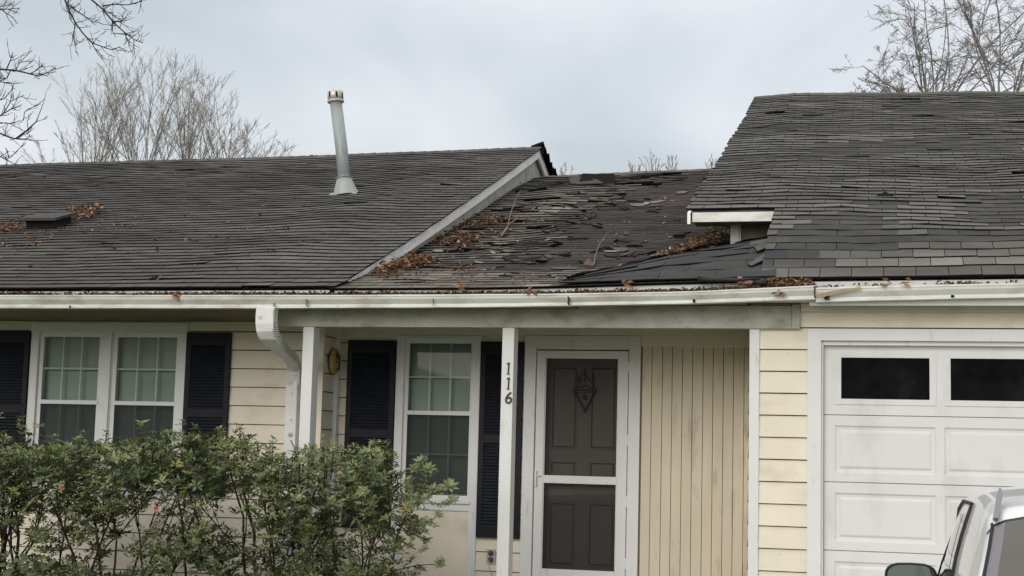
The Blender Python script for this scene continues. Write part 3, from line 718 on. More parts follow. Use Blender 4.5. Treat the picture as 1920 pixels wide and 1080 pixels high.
mb = MB(); shingles(mb, roof_m, LL - .1, XR - .04, -0.95, .137, .215, km, 15)
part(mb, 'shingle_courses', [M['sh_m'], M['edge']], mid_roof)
ridge_caps(roof_m, XR, -0.95, 'ridge_cap', mid_roof, [M['sh_m'], M['edge']], 4, .55)
mb = MB(); back(roof_m, XR, -0.9, YR, 2.3, 6.8, mb); part(mb, 'back_slope', M['sh_m'], mid_roof)

# torn, curled scraps still nailed to the low roof
mb = MB(); rr = random.Random(91)
for k in range(150):
    px, py = rr.uniform(900, 1340), rr.uniform(345, 530)
    if rr.random() < .55: px, py = rr.choice(((1010, 470), (1060, 430), (1120, 385), (980, 500), (1150, 370), (1190, 480), (900, 480), (1040, 400)))  ; px += rr.gauss(0, 40); py += rr.gauss(0, 12)
    if px > 1290 and py > 340 or py < 340: continue
    u0_, t0_ = onroof(roof_m, px, py); w_r = rr.uniform(.03, .20); d_r = rr.uniform(.02, .07); n_ = rr.randint(5, 7); v = []
    cv = rr.uniform(.0, .035)
    for q in range(n_):
        a = q * 2 * math.pi / n_ + rr.uniform(-.3, .3); uu = u0_ + math.cos(a) * w_r * .5 * rr.uniform(.6, 1.1); tt = t0_ + math.sin(a) * d_r * .5 / LL * rr.uniform(.6, 1.1)
        v.append(roof_m(uu, tt) + Vector((0, 0, .014 + cv * (math.cos(a * 1.0 + k) * .5 + .5))))
    lo_ = [p - Vector((0, -.002, .009)) for p in v]; tn = rr.choice((.02, .1, .5, .7, .95)); mb.face(v, 0, tn); mb.mesh(v + lo_, [(n_ + q, n_ + (q + 1) % n_, (q + 1) % n_, q) for q in range(n_)], 1)
tag(part(mb, 'torn_scraps', [M['sh_m'], M['edge']], mid_roof), kind='stuff')

# --- garage roof
GX = 3.6; XL = -1.55; XK = -.835
grf = MB()
for (a, b, t0, t1, nu, nn) in ((XK, GX, 0, 1, 70, 110), (XL + .01, XK, SK / SG, 1, 14, 90)):
    q = sheet(roof_g, a, b, t0, t1, nu, nn, drop=.012); bse = len(grf.v); grf.v += q.v; grf.f += [tuple(bse + i for i in f) for f in q.f]; grf.mi += q.mi; grf.t += q.t; grf.sm += q.sm
gar_roof = part(grf, 'roof', M['felt'])
dkp = [poly_on(roof_g, p) for p in (
    [(1660, 196), (1860, 200), (1860, 215), (1665, 214)], [(1885, 190), (1990, 190), (1990, 212), (1880, 210)], [(1640, 268), (1920, 262), (1920, 290), (1660, 292)],
    [(1430, 238), (1600, 236), (1700, 245), (1600, 256), (1440, 252)], [(1545, 268), (1650, 262), (1660, 300), (1500, 305)], [(1420, 295), (1500, 295), (1495, 303), (1415, 302)],
    [(1440, 455), (1500, 410), (1665, 403), (1680, 455), (1650, 488), (1555, 495), (1555, 530), (1400, 530)], [(1800, 368), (1925, 366), (1990, 420), (1850, 428), (1790, 415)],
    [(1640, 450), (1990, 432), (1990, 462), (1640, 465)], [(1620, 380), (1700, 378), (1660, 395), (1625, 396)])]
ltp = [poly_on(roof_g, p) for p in ([(1665, 392), (1790, 395), (1795, 428), (1665, 432)], [(1465, 400), (1500, 398), (1495, 440), (1450, 448)], [(1560, 480), (1920, 470), (1990, 470), (1990, 515), (1560, 512)],
    [(1480, 195), (1660, 193), (1660, 205), (1490, 207)], [(1500, 262), (1650, 250), (1700, 262), (1520, 275)], [(1640, 252), (1830, 250), (1830, 258), (1640, 262)])]
def kg(u, t, rr):
    b = .56 + .14 * nz(u * 1.1, t * 12, 64) + .09 * nz(u * .5, t * 40, 69)
    row = int(t * SG / .143 + .5); h_ = math.sin(row * 12.9898 + math.floor((u + row * .37) / .85) * 78.233) * 43758.5453; h_ -= math.floor(h_)
    b += .20 * (h_ - .5) * (1 if t > .25 else .6)
    dark = (nz(u * .55 + 3, t * 22, 77) > .30 and t > .45) or h_ > .965
    for p in dkp:
        if inpoly(u, t, p): dark = True
    if dark: b = .08 + .10 * rr.random() + .2 * abs(nz(u * 3, t * 30, 5))
    for p in ltp:
        if inpoly(u, t, p): b = .64 + .10 * rr.random() + .2 * (h_ - .5)
    x = rr.random(); lift = .004 + (rr.uniform(.006, .018) if x > .965 else 0)
    if x > .975: b += .2
    return b, lift * (0 if dark and x < .965 else 1), .75 if dark else 1, dark and rr.random() < .5
mb = MB()
shingles(mb, roof_g, SG, XK, GX, .143, .218, kg, 25, ends=lambda t: (XK + .02 * nz(t * 30, 1, 1), GX) if t * SG < SK - .03 else (XL + .012 * nz(t * 40, 2, 2), GX))
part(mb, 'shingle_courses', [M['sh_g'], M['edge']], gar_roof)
ridge_caps(roof_g, XL, GX, 'ridge_cap', gar_roof, [M['sh_g'], M['edge']], 14, .5)
mb = MB(); back(roof_g, XL, GX, YR2, 2.6, 6.8, mb); part(mb, 'back_slope', M['sh_g'], gar_roof)
# left gable of the garage roof: rake board and wall, and the cut off eave with its fascia
mb = MB(); board_along(mb, roof_g, XL + .02, .0, .025, -.01, -.10, SK / SG, 1.0); part(mb, 'rake_board', M['rake'], gar_roof)
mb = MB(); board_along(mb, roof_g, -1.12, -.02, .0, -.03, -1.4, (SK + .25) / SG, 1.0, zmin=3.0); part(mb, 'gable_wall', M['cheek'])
fx0 = at(1298, 408, 12.0).x; fx1 = XK + .02
mb = MB(); 
f0 = at(1370, 400, 12.0).z; f1 = at(1370, 415.5, 12.0).z
mb.box(fx0, fx1, 12.0, 12.03, f1, f0 + .01); 
part(mb, 'eave_fascia', M['gutter'], gar_roof, bevel=0.002)
mb = MB(); mb.box(fx0, fx1 + .2, 12.03, 12.30, f1 + .01, f1 + .025); part(mb, 'soffit', M['soffit'])
cb0 = at(1370, 440, 12.24).x; cb1 = at(1385.5, 440, 12.24).x
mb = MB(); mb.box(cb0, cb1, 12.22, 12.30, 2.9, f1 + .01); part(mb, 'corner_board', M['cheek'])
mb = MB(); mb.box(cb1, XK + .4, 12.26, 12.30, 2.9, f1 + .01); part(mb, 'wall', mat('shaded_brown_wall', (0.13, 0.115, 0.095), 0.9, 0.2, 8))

# --- sloping cricket between porch roof and garage roof
up_edge = []
for px, py in ((1062, 533), (1120, 521), (1180, 507), (1225, 495), (1270, 486), (1320, 472), (1350, 465)):
    u, t = onroof(roof_m, px, py); p = roof_m(u, t); up_edge.append(p + Vector((0, 0, .035)))
for px, py, Y in ((1385, 458, 12.2), (1420, 450, 12.1), (1446, 446, 11.95)): up_edge.append(at(px, py, Y))
up_edge.append(Vector((XK + .12, 11.95, up_edge[-1].z + .03)))
cum = [0]
for a, b in zip(up_edge, up_edge[1:]): cum.append(cum[-1] + (b - a).length)
def cricket(u, t):                                # u 0..1 along, t 0..1 up
    d = u * cum[-1]
    for i in range(len(cum) - 1):
        if d <= cum[i + 1] or i == len(cum) - 2: q = (d - cum[i]) / (cum[i + 1] - cum[i]); break
    top = up_edge[i].lerp(up_edge[i + 1], q)
    x0 = at(1040, 535, 10.68).x; X = lerp(x0, XK + .12, u)
    bot = Vector((X, 10.66, zE(X) + .012))
    p = bot.lerp(top, t)
    p.z += .05 * math.sin(math.pi * t) * min(1, u * 2) + (.018 * nz(u * 5, t * 4, 50)) * min(1, t * 5) + .008 * nz(u * 16, t * 9, 51) * min(1, t * 5)
    return p
ck = sheet(cricket, 0, 1, 0, 1, 80, 40, drop=.004)
o_ = part(ck, 'valley_patch', M['felt'])
def kc(u, t, rr):
    b = .06 + .10 * nz(u * 6, t * 6, 3) + .03 * rr.random()
    if u > .86 and nz(u * 14, t * 9, 9) > .25: b = .42 + .2 * rr.random()
    return b, .003 + (rr.uniform(.01, .03) if rr.random() > .94 else 0), .7, rr.random() < .6
mb = MB(); rr = random.Random(31)
rows = 7
for i in range(rows):
    u = (i % 2) * .13 - .05
    t0, t1 = i / rows, min(1, (i + 1) / rows + .03)
    while u < 1:
        ua, ub = max(.02, u + .001), min(1, u + .26 - .001); u += .26
        if ub - ua < .02: continue
        L_ = (cricket(ua, 1) - cricket(ua, 0)).length
        if L_ < .12 and i % 3: continue
        b_, lf, th, _ = kc((ua + ub) / 2, t0, rr)
        A, B, C_, D_ = cricket(ua, t0), cricket(ub, t0), cricket(ub, t1), cricket(ua, t1)
        up_ = Vector((0, -.3, .95)); h = .0035 + lf * .35
        A2, B2 = A + up_ * h, B + up_ * (h + rr.uniform(-.002, .004)); C2, D2 = C_ + up_ * .003, D_ + up_ * .003
        M1 = (A2 + B2) / 2
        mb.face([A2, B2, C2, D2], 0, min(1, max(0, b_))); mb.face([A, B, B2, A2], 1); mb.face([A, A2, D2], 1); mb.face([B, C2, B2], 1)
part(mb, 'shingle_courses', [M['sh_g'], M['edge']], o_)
# lifted torn edge of the patch (runs along its upper rim)
mb = MB(); prev = None; n = 50
for i in range(n + 1):
    u = i / n; p = cricket(u, 1); w = .020 + .035 * max(0, nz(u * 7, 3, 3)); lf = .018 + .028 * abs(nz(u * 9, 1, 8))
    q = p + Vector((.0, -.01, lf)); r2 = p + Vector((0, .02, -.02)); s2 = p + Vector((0, -.02 - w, .012))
    if prev: mb.face([prev[0], q, r2, prev[1]], 0); mb.face([prev[2], s2, q, prev[0]], 0)
    prev = (q, r2, s2)
part(mb, 'lifted_edge', M['edge'], o_)

# --- vent pipe with flashing
u, t = onroof(roof_l, 648, 362); base = roof_l(u, t); top = at(629.5, 190, base.y + .0); ct = at(628.5, 171, base.y)
mb = MB(); mb.tube([base, base.lerp(top, .5) + Vector((.008, 0, 0)), top], .0665, 20)
mb.tube([base.lerp(top, .1), top.lerp(base, .02)], [.004, .004], 4)
pipe = part(mb, 'vent_pipe', M['galv'])
d = (top - base).normalized()
mb = MB(); mb.tube([base - d * .03, base + d * .16], [.142, .078], 20, smooth=False); mb.tube([base + d * .158, base + d * .168, base + d * .176], [.078, .098, .076], 20)
fp = [roof_l(u + a, t + b) + Vector((0, -.006, .014)) for a, b in ((-.15, -.012), (.16, -.012), (.13, .006), (-.12, .006))]; mb.face(fp)
mb.face([fp[0], fp[1], fp[1] - Vector((0, 0, .01)), fp[0] - Vector((0, 0, .01))][::-1])
part(mb, 'flashing_cone', M['galv'], pipe)
mb = MB(); d2 = (ct - top).normalized(); mb.tube([top - d2 * .012, top + d2 * .006], [.090, .092], 20); mb.tube([top, ct - d2 * .01, ct], [.086, .086, .075], 20)
part(mb, 'vent_cap', M['cap'], pipe)
for an in (-115, -62, -12, 175):
    mb = MB()
    a_ = R(an); c_ = Vector((math.cos(a_), math.sin(a_), 0)) * .0868; mb.tube([top + c_ + d2 * .03, ct + c_ - d2 * .025], (.011), sq=(c_.y, -c_.x, 0), n=4) if False else None
    e_ = Vector((-math.sin(a_), math.cos(a_), 0)) * .010; A = top + c_ * 1.02 + d2 * .03; B = ct + c_ * 1.02 - d2 * .02; mb.face([A - e_, A + e_, B + e_, B - e_])
    part(mb, 'slot', M['dark'], pipe)

# --- box vent on the left roof
def boxvent():
    u0, t0 = onroof(roof_l, 42, 432); u1, _ = onroof(roof_l, 94, 434); tb = onroof(roof_l, 60, 405)[1]
    mb = MB(); h = .125
    def P(u, t, z): return roof_l(u, t) + Vector((0, -.3 * z, z))
    ux = u1 + .05; tt = t0 + .055
    lid = [(u0 - .02, t0 - .004), (ux, t0 - .004), (ux, tt), (u0 - .02, tt)]
    A = [P(u, t, h * (1 if i < 2 else .85)) for i, (u, t) in enumerate(lid)]; B = [a - Vector((0, 0, .028)) for a in A]
    mb.face(A)
    for i in range(4): mb.face([B[i], B[(i + 1) % 4], A[(i + 1) % 4], A[i]])
    mb.face(B[::-1])
    C_ = [P(u, t, -.01) for u, t in ((u0 + .03, t0 + .004), (ux - .05, t0 + .004), (ux - .05, tt - .006), (u0 + .03, tt - .006))]
    D_ = [P(u, t, .10) for u, t in ((u0 + .03, t0 + .004), (ux - .05, t0 + .004), (ux - .05, tt - .006), (u0 + .03, tt - .006))]
    for i in range(4): mb.face([C_[i], C_[(i + 1) % 4], D_[(i + 1) % 4], D_[i]], 1)
    part(mb, 'roof_vent', [mat('vent_lid', (0.042, 0.042, 0.042), 0.7, .2, 10), M['dark']])
boxvent()

# ------------------------------------------------------------------ GUTTER
# lip and bottom lines (pixels read at the gutter's front plane)
YF = 10.62
def gl_(x, pts): return interp(x, pts)
lipP = [(at(x, y, YF).x, at(x, y, YF).z) for x, y in ((-400, 553), (0, 553), (480, 553), (640, 553), (1000, 551), (1200, 548), (1300, 546), (1430, 540), (1528, 535))]
botP = [(at(x, y, YF).x, at(x, y, YF).z) for x, y in ((-400, 577), (0, 577), (480, 577), (900, 575), (1300, 568), (1380, 565), (1528, 560))]
lip2 = [(at(x, y, YF).x, at(x, y, YF).z) for x, y in ((1526, 539), (1600, 537), (1920, 530), (2500, 522))]
bot2 = [(at(x, y, YF).x, at(x, y, YF).z) for x, y in ((1526, 565), (1600, 563), (1920, 556), (2500, 546))]
def gutter(u0, u1, lp, bt, backz, n, Yf=YF):
    mb = MB(); rows = []
    for i in range(n + 1):
        u = lerp(u0, u1, i / n); zt = interp(u, lp) + .002 * nz(u * 3, 1, 1); zb = interp(u, bt) + .002 * nz(u * 3, 5, 1); h = zt - zb; yb = 10.733; yj = .004 * nz(u * 2, 8, 8)
        pr = [(yb, backz(u)), (yb, zb), (Yf + .035, zb), (Yf + .030, zb + .10 * h), (Yf + .030, zb + .28 * h), (Yf + .018, zb + .45 * h), (Yf + .004, zb + .66 * h), (Yf + .001, zb + .84 * h), (Yf + .0, zb + .86 * h), (Yf - .004, zb + .88 * h), (Yf - .004, zt), (Yf + .012, zt), (Yf + .012, zt - .012)]
        pr[2] = (Yf + .026, zb); pr[3] = (Yf + .026, zb + .12 * h)
        rows.append([(u, y + (yj if k > 1 else 0), z) for k, (y, z) in enumerate(pr)])
    k = len(rows[0]); v = [p for r_ in rows for p in r_]
    mb.mesh(v, [(i * k + j, i * k + j + 1, (i + 1) * k + j + 1, (i + 1) * k + j) for i in range(n) for j in range(k - 1)])
    mb.face(rows[0][1:]); mb.face(rows[-1][1:][::-1])
    return mb
bzf = lambda u: zE(u) - .022
xj = at(1528, 550, YF).x
g1 = part(gutter(-12.8, xj, lipP, botP, bzf, 90), 'gutter', M['gutter'])
g2 = part(gutter(xj + .004, 3.6, lip2, bot2, bzf, 30, YF + .012), 'gutter', M['gutter'])
# white flange under the shingles, a roll of metal
mb = MB(); n = 80; prev = None
for i in range(n + 1):
    u = lerp(-12.8, 3.6, i / n); z = zE(u) - .014; y = 10.700
    q = [(u, y, z - .055), (u, y - .006, z - .010), (u, y + .03, z)]
    if prev:
        for a, b in ((0, 1), (1, 2)): mb.face([prev[a], q[a], q[b], prev[b]])
    prev = q
part(mb, 'drip_flange', M['white'])
# seams and open cracks in the gutter face
def seam(px, py0, py1, wd, par, jag=0):
    mb = MB(); pts = [at(px + (jag * (k % 2) - jag / 2), lerp(py0, py1, k / 3), YF - .006) for k in range(4)]
    for a, b in zip(pts, pts[1:]):
        mb.mesh([a + Vector((-wd, 0, 0)), a + Vector((wd, 0, 0)), b + Vector((wd * 1.4, .003, 0)), b + Vector((-wd, .003, 0))], [(0, 1, 2, 3)])
        mb.mesh([a + Vector((-wd, 0.02, 0)), a + Vector((-wd, 0, 0)), b + Vector((-wd, .003, 0)), b + Vector((-wd, .02, 0))], [(0, 1, 2, 3)])
    part(mb, 'seam', M['dark'], par)
seam(1066, 556, 572, .006, g1, 2); seam(1301, 561, 567, .009, g1); seam(575, 562, 575, .004, g1, 3); seam(514, 568, 575, .005, g1, 3)
seam(1527, 536, 558, .003, g1, 1); seam(1786, 553, 558, .010, g2); seam(812, 560, 573, .0015, g1); seam(131, 573, 577, .008, g1); seam(1550, 553, 562, .016, g2, 3)
# dry split leaf edge where the two runs meet: tan peeling strip
mb = MB(); A = at(1530, 553, YF - .012); B = at(1560, 545, YF - .012); C_ = at(1612, 538, YF - .012)
mb.face([A, at(1536, 558, YF - .012), at(1570, 551, YF - .010), B]); mb.face([B, at(1570, 551, YF - .01), at(1618, 541, YF - .012), C_])
part(mb, 'peeling_strip', mat('tan_peel', (0.36, 0.27, 0.18), 0.8, .2, 20), g2)

# ---- downspout
def dsp(px, py, Y): return at(px, py, Y)
mb = MB()
pts = [Vector((at(502, 575, 10.68).x, 10.68, 2.60)), at(500, 592, 10.685), at(500, 606, 10.69), at(501, 617, 10.70), at(504, 627, 10.73), at(510, 637, 10.82), at(520, 647, 11.02), at(532, 658, 11.30), at(542, 667, 11.55), at(548, 675, 11.72), at(551, 684, 11.82), at(551, 694, 11.87), at(550, 720, 11.90)]
sec = [(.074, .046), (.074, .046), (.074, .047), (.073, .048), (.069, .048), (.062, .047), (.052, .044), (.047, .040), (.047, .038), (.050, .038), (.053, .037), (.055, .036), (.056, .034)]
mb.tube(pts, sec, sq=(1, 0, 0)); dspt = part(mb, 'downspout', M['down'], bevel=0.006)
b0 = at(550, 715, 11.90)
mb = MB(); mb.tube([b0 + Vector((.0, 0, .05)), (b0.x, 11.905, b0.z - .2), (b0.x + .004, 11.905, .4)], [(.052, .038)] * 3, sq=(1, 0, 0)); part(mb, 'straight_run', M['down'], dspt, bevel=0.006)
mb = MB()
for k in range(7):
    q = k / 6; c = lerp(0, 1, q); p = at(508 + 5 * q, 605 + 26 * q, 10.655 + .0); mb.box(p.x + .0, p.x + .052, p.y - .004, p.y + .001, p.z, p.z + .004)
for k in range(7):
    p = at(549, 675 + k * 3.2, 11.82); mb.box(p.x - .042, p.x + .036, p.y - .002, p.y + .002, p.z, p.z + .004)
part(mb, 'crimp', M['olead'], dspt)

# ------------------------------------------------------------------ LOOSE THINGS
# oval plaque with a face on the side wall
mb = MB(); c = at(611, 676, 12.12); X = -4.565; n = 26
cy, cz = 12.14, at(612, 678, 12.14).z
rings = [(1.0, 0.0), (1.0, .016), (.86, .030), (.55, .040), (0, .045)]; prev = None
for s_, h in rings:
    rg = [(X + h, cy + .100 * s_ * math.cos(k * 2 * math.pi / n), cz + .112 * s_ * math.sin(k * 2 * math.pi / n)) for k in range(n)]
    if prev: mb.mesh(prev + rg, [(k, (k + 1) % n, n + (k + 1) % n, n + k) for k in range(n)], 0, .5, True)
    prev = rg
pl = mb.build('wall_plaque', M['yellow']); tag(pl, 'yellow oval ceramic plaque hanging on the siding behind the left porch post', 'plaque')
for (dy, dz, ry, rz) in ((-.035, .045, .012, .028), (.02, .035, .012, .022), (-.045, -.005, .012, .008), (.02, -.02, .010, .03), (.0, -.065, .04, .007)):
    mb = MB(); q = [(X + .048, cy + dy + ry * math.cos(a * math.pi / 4), cz + dz + rz * math.sin(a * math.pi / 4)) for a in range(8)]
    mb.face(q); mb.mesh(q + [(X + .03, y, z) for _, y, z in q], [(k, (k + 1) % 8, 8 + (k + 1) % 8, 8 + k) for k in range(8)])
    mb.build('painted_mark', M['black'], pl)

# hanging ornament on the inner door
mb = MB(); YO = YI - .02; c = at(1097, 745, YO)
tri = [at(1075, 731, YO), at(1119, 731, YO), at(1097, 773, YO)]
for a, b in zip(tri, tri[1:] + tri[:1]): mb.tube([a, b], .0045, 5)
tri2 = [at(1080, 735, YO), at(1114, 735, YO), at(1097, 767, YO)]
for a, b in zip(tri2, tri2[1:] + tri2[:1]): mb.tube([a, b], .0028, 5)
for pl_ in ([(1083, 729), (1083, 720), (1090, 716), (1088, 706), (1096, 697), (1100, 706), (1108, 716), (1114, 720), (1115, 729)], [(1078, 716), (1086, 712), (1082, 704)], [(1116, 714), (1110, 708), (1114, 702)], [(1086, 727), (1097, 722), (1110, 727)], [(1097, 690), (1097, 716)]):
    mb.tube([at(x, y, YO) for x, y in pl_], .0045, 5)
text_mesh(mb, '8', .070, (c.x, YO, c.z), depth=.003, off=.001)
tag(mb.build('door_ornament', mat('dark_iron', (0.03, 0.026, 0.022), 0.6)), 'dark wire ornament with triangle and an 8 hanging on the entry door', 'ornament')

# dead leaves
LR = random.Random(77)
def leaf(mb, p, size, t, up_=Vector((0, -.35, .94)), flat=.5):
    a = LR.uniform(0, 6.28); d = Vector((math.cos(a), math.sin(a) * .9, 0)); d = (d - up_ * d.dot(up_)).normalized(); e = up_.cross(d)
    d = (d + up_ * LR.uniform(-flat, flat)).normalized(); e = (e + up_ * LR.uniform(-flat, flat)).normalized()
    w = size * LR.uniform(.3, .55); c = p + up_ * (size * .15)
    k = up_ * size * LR.uniform(-.1, .35)
    A, B, C_, D_ = c - d * size * .5, c + e * w * .5 + k, c + d * size * .5, c - e * w * .5 + k
    mb.face([A, B, C_], 0, t); mb.face([A, C_, D_], 0, min(1, max(0, t + LR.uniform(-.1, .1))))
def pile(mb, fn, poly, count, size, hmax, tm=.45):
    P = poly_on(fn, poly); us = [p[0] for p in P]; ts = [p[1] for p in P]; n = 0; tries = 0
    while n < count and tries < count * 30:
        tries += 1
        u, t = LR.uniform(min(us), max(us)), LR.uniform(min(ts), max(ts))
        if not inpoly(u, t, P): continue
        n += 1; leaf(mb, fn(u, t) + Vector((0, 0, .015 + LR.random() ** 1.5 * hmax)), size * LR.uniform(.6, 1.3), min(1, max(0, LR.gauss(tm, .24))))
mb = MB()
pile(mb, roof_l, [(120, 400), (150, 392), (195, 390), (200, 400), (160, 416), (128, 414)], 210, .06, .05)
pile(mb, roof_l, [(0, 430), (25, 418), (42, 420), (38, 440), (0, 442)], 110, .055, .03)
pile(mb, roof_l, [(0, 448), (60, 436), (130, 428), (125, 442), (60, 475), (20, 485), (0, 470)], 110, .035, .01)
pile(mb, roof_l, [(130, 405), (250, 395), (320, 415), (200, 445), (100, 450)], 90, .04, .01)
pile(mb, roof_l, [(0, 330), (600, 320), (600, 530), (0, 538)], 110, .035, .0, .4)
for px, py in ((380, 390), (134, 376), (485, 406), (420, 420), (360, 455), (427, 453), (503, 437), (540, 435), (568, 460), (508, 474), (298, 474), (215, 470), (320, 437), (350, 454), (365, 455), (295, 453), (250, 425), (86, 335), (56, 504), (292, 526), (580, 262)):
    u, t = onroof(roof_l, px, py)
    for _ in range(3): leaf(mb, roof_l(u + LR.gauss(0, .02), t) + Vector((0, 0, .012)), LR.uniform(.04, .08), min(1, max(0, LR.gauss(.4, .25))), flat=.9)
tag(mb.build('leaf_litter', M['leaf']), 'brown dead leaves scattered over the left roof and round its vent', 'dead leaves', kind='stuff')
mb = MB()
pile(mb, roof_m, [(690, 520), (735, 500), (765, 487), (800, 490), (812, 497), (770, 512), (720, 526)], 420, .055, .05, .36)
pile(mb, roof_m, [(812, 455), (840, 438), (890, 445), (905, 455), (880, 466), (830, 468)], 280, .05, .035, .36)
pile(mb, roof_m, [(840, 438), (870, 420), (930, 408), (955, 414), (930, 424), (870, 434)], 210, .045, .03, .38)
pile(mb, roof_m, [(1000, 375), (1300, 360), (1300, 480), (1150, 505), (950, 500), (930, 440)], 100, .035, .0, .72)
pile(mb, roof_m, [(780, 500), (860, 440), (970, 395), (1010, 410), (960, 450), (880, 480)], 170, .04, .005, .42)
pile(mb, roof_m, [(700, 520), (820, 490), (900, 500), (880, 520), (720, 535)], 130, .04, .005, .42)
pile(mb, roof_m, [(700, 530), (900, 500), (1060, 520), (1050, 538), (700, 542)], 90, .035, .0, .5)
tag(mb.build('leaf_litter', M['leaf']), 'brown leaf piles banked against the white rake board on the low roof', 'dead leaves', kind='stuff')
mb = MB()
pile(mb, roof_m, [(1225, 492), (1250, 482), (1290, 470), (1360, 455), (1360, 466), (1320, 476), (1270, 489), (1235, 495)], 420, .045, .07, .50)
pile(mb, roof_m, [(1280, 465), (1330, 430), (1375, 425), (1375, 455), (1320, 468)], 120, .045, .02, .6)
tag(mb.build('leaf_litter', M['leaf']), 'tan leaf heap lying in the roof valley above the dark patch', 'dead leaves', kind='stuff')
mb = MB(); P = poly_on(roof_m, [(1262, 478), (1290, 455), (1335, 424), (1380, 420), (1380, 462), (1320, 474)])
us = [p[0] for p in P]; ts = [p[1] for p in P]
for _ in range(1500):
    u, t = LR.uniform(min(us), max(us)), LR.uniform(min(ts), max(ts))
    row = (t * (LL - .1) / .137) % 1
    if inpoly(u, t, P) and row < .45 + .2 * nz(u * 6, t * 30, 2): leaf(mb, roof_m(u, t) + Vector((0, 0, .008)), LR.uniform(.02, .045), .5, flat=1)
tag(mb.build('moss', M['moss']), 'dark green moss on shingle rows below the short eave', 'moss', kind='stuff')
# leaves in the gutter
mb = MB(); 
for _ in range(6000):
    u = LR.uniform(-7.2, .9)
    dens = .45 + .9 * nz(u * 1.7, 3, 3) + (.55 if u > -5.6 else 0) + (.1 if u < -1.3 else -.1)
    if u > xj: dens = .12 + .5 * nz(u * 3, 3, 3)
    if LR.random() > dens: continue
    z = interp(u, lipP) if u < xj else interp(u, lip2)
    hh = .005 + max(0, LR.gauss(.0, .006)) + .008 * max(0, nz(u * 5, 1, 4))
    leaf(mb, Vector((u, LR.uniform(10.63, 10.69), z - .004 + hh * 1.3)), LR.uniform(.018, .045), min(1, max(0, LR.gauss(.42, .22))), Vector((0, 0, 1)), .8)
for px, py, n_ in ((333, 556, 9), (865, 537, 6), (1175, 533, 7), (1465, 552, 6), (995, 546, 4), (1655, 533, 3), (1700, 531, 4)):
    p = at(px, py, YF - .01)
    for _ in range(n_): leaf(mb, p + Vector((LR.gauss(0, .02), LR.uniform(-.01, .02), LR.gauss(0, .016))), LR.uniform(.04, .075), LR.uniform(.5, .9), Vector((0, -.9, .3)), .8)
for _ in range(110):
    u = LR.uniform(at(1440, 530, 10.65).x, at(1520, 530, 10.65).x); leaf(mb, Vector((u, 10.64, at(1480, 533, 10.64).z + LR.uniform(-.01, .03))), .045, LR.uniform(.3, .95), Vector((0, -.3, 1)), .8)
tag(mb.build('gutter_leaves', M['leaf']), 'rust brown leaf debris packed along the white gutter', 'dead leaves', kind='stuff')

# twigs on the porch roof
def onm(px, py, h=.02): u, t = onroof(roof_m, px, py); return roof_m(u, t) + Vector((0, 0, h))
mb = MB(); a = onm(951, 432); mb.tube([onm(976, 375, .10), onm(966, 392, .10), onm(958, 410, .07), a], [.0022, .0035, .005, .006], 5)
mb.tube([onm(940, 446), onm(950, 438, .05), a, onm(960, 436), onm(975, 438), onm(992, 440)], [.010, .014, .011, .006, .004, .002], 5); mb.tube([onm(955, 428, .04), onm(968, 422, .06), onm(985, 420, .04)], [.007, .006, .003], 5)
tag(mb.build('fallen_branch', M['twig']), 'forked grey branch lying beside leaf piles on the low roof', 'branch')
mb = MB(); mb.tube([onm(1113, 502), onm(1116, 490, .05), onm(1124, 477, .09), onm(1136, 465, .12), onm(1146, 459, .13)], [.007, .0045, .0035, .0025, .0018], 5)
tag(mb.build('fallen_twig', M['twig']), 'thin curved twig standing up from the bare dark shingles', 'twig')
mb = MB(); q = [onm(1094, 493, .0), onm(1096, 503, .03), onm(1112, 505, .03), onm(1112, 497, .02), onm(1104, 490, .03)]; mb.face(q); mb.face([p + Vector((0, .02, -.02)) for p in q][::-1])
mb.mesh([*q, *[p + Vector((0, .02, -.03)) for p in q]], [(k, (k + 1) % 5, 5 + (k + 1) % 5, 5 + k) for k in range(5)])
tag(mb.build('shingle_scrap', mat('rusty_scrap', (0.10, 0.065, 0.05), .9, .2, 20)), 'small rust brown scrap at the foot of the curved twig', 'scrap')

# curled loose shingles
def flap(name, pts, fn, label, thick=.012, mt=None, grp=None):
    v = []
    for px, py, h in pts: u, t = onroof(fn, px, py); v.append(fn(u, t) + Vector((0, 0, h)))
    mb = MB(); n = len(v); lo = [p - Vector((0, -.004, thick)) for p in v]
    mb.face(v, 0, .3); mb.face(lo[::-1], 1); mb.mesh(v + lo, [(n + k, n + (k + 1) % n, (k + 1) % n, k) for k in range(n)], 1)
    o = mb.build(name, [mt or M['sh_m'], M['edge']]); tag(o, label, 'loose shingle', grp); return o
flap('loose_shingle', [(1092, 341, .10), (1150, 343, .10), (1155, 347, .02), (1100, 348, .0), (1085, 346, .02)], roof_m, 'black folded shingle lifted highest near the low roof ridge', .05, M['edge'])
flap('loose_shingle', [(1088, 331, .03), (1152, 330, .03), (1152, 337, .02), (1088, 337, .02)], roof_m, 'flat dark shingle piece standing at the low roof ridge', .03, M['edge'])
flap('loose_shingle', [(1066, 338, .03), (1083, 339, .05), (1120, 346, .06), (1132, 350, .04), (1085, 348, .02), (1070, 347, .02)], roof_m, 'pale curled shingle slid left of the black folded one', .012)
flap('loose_shingle', [(1073, 361, .0), (1100, 359, .015), (1130, 358, .015), (1165, 361, .01), (1130, 361, .0), (1105, 362, .0)], roof_m, 'crumpled dark shingle scrap just below the ridge debris', .02, M['edge'])
flap('loose_shingle', [(1148, 380, .0), (1165, 378, .015), (1190, 378, .02), (1208, 381.5, .015), (1180, 380.5, .0)], roof_m, 'thin black curled shingle mid slope on the low roof', .02, M['edge'])
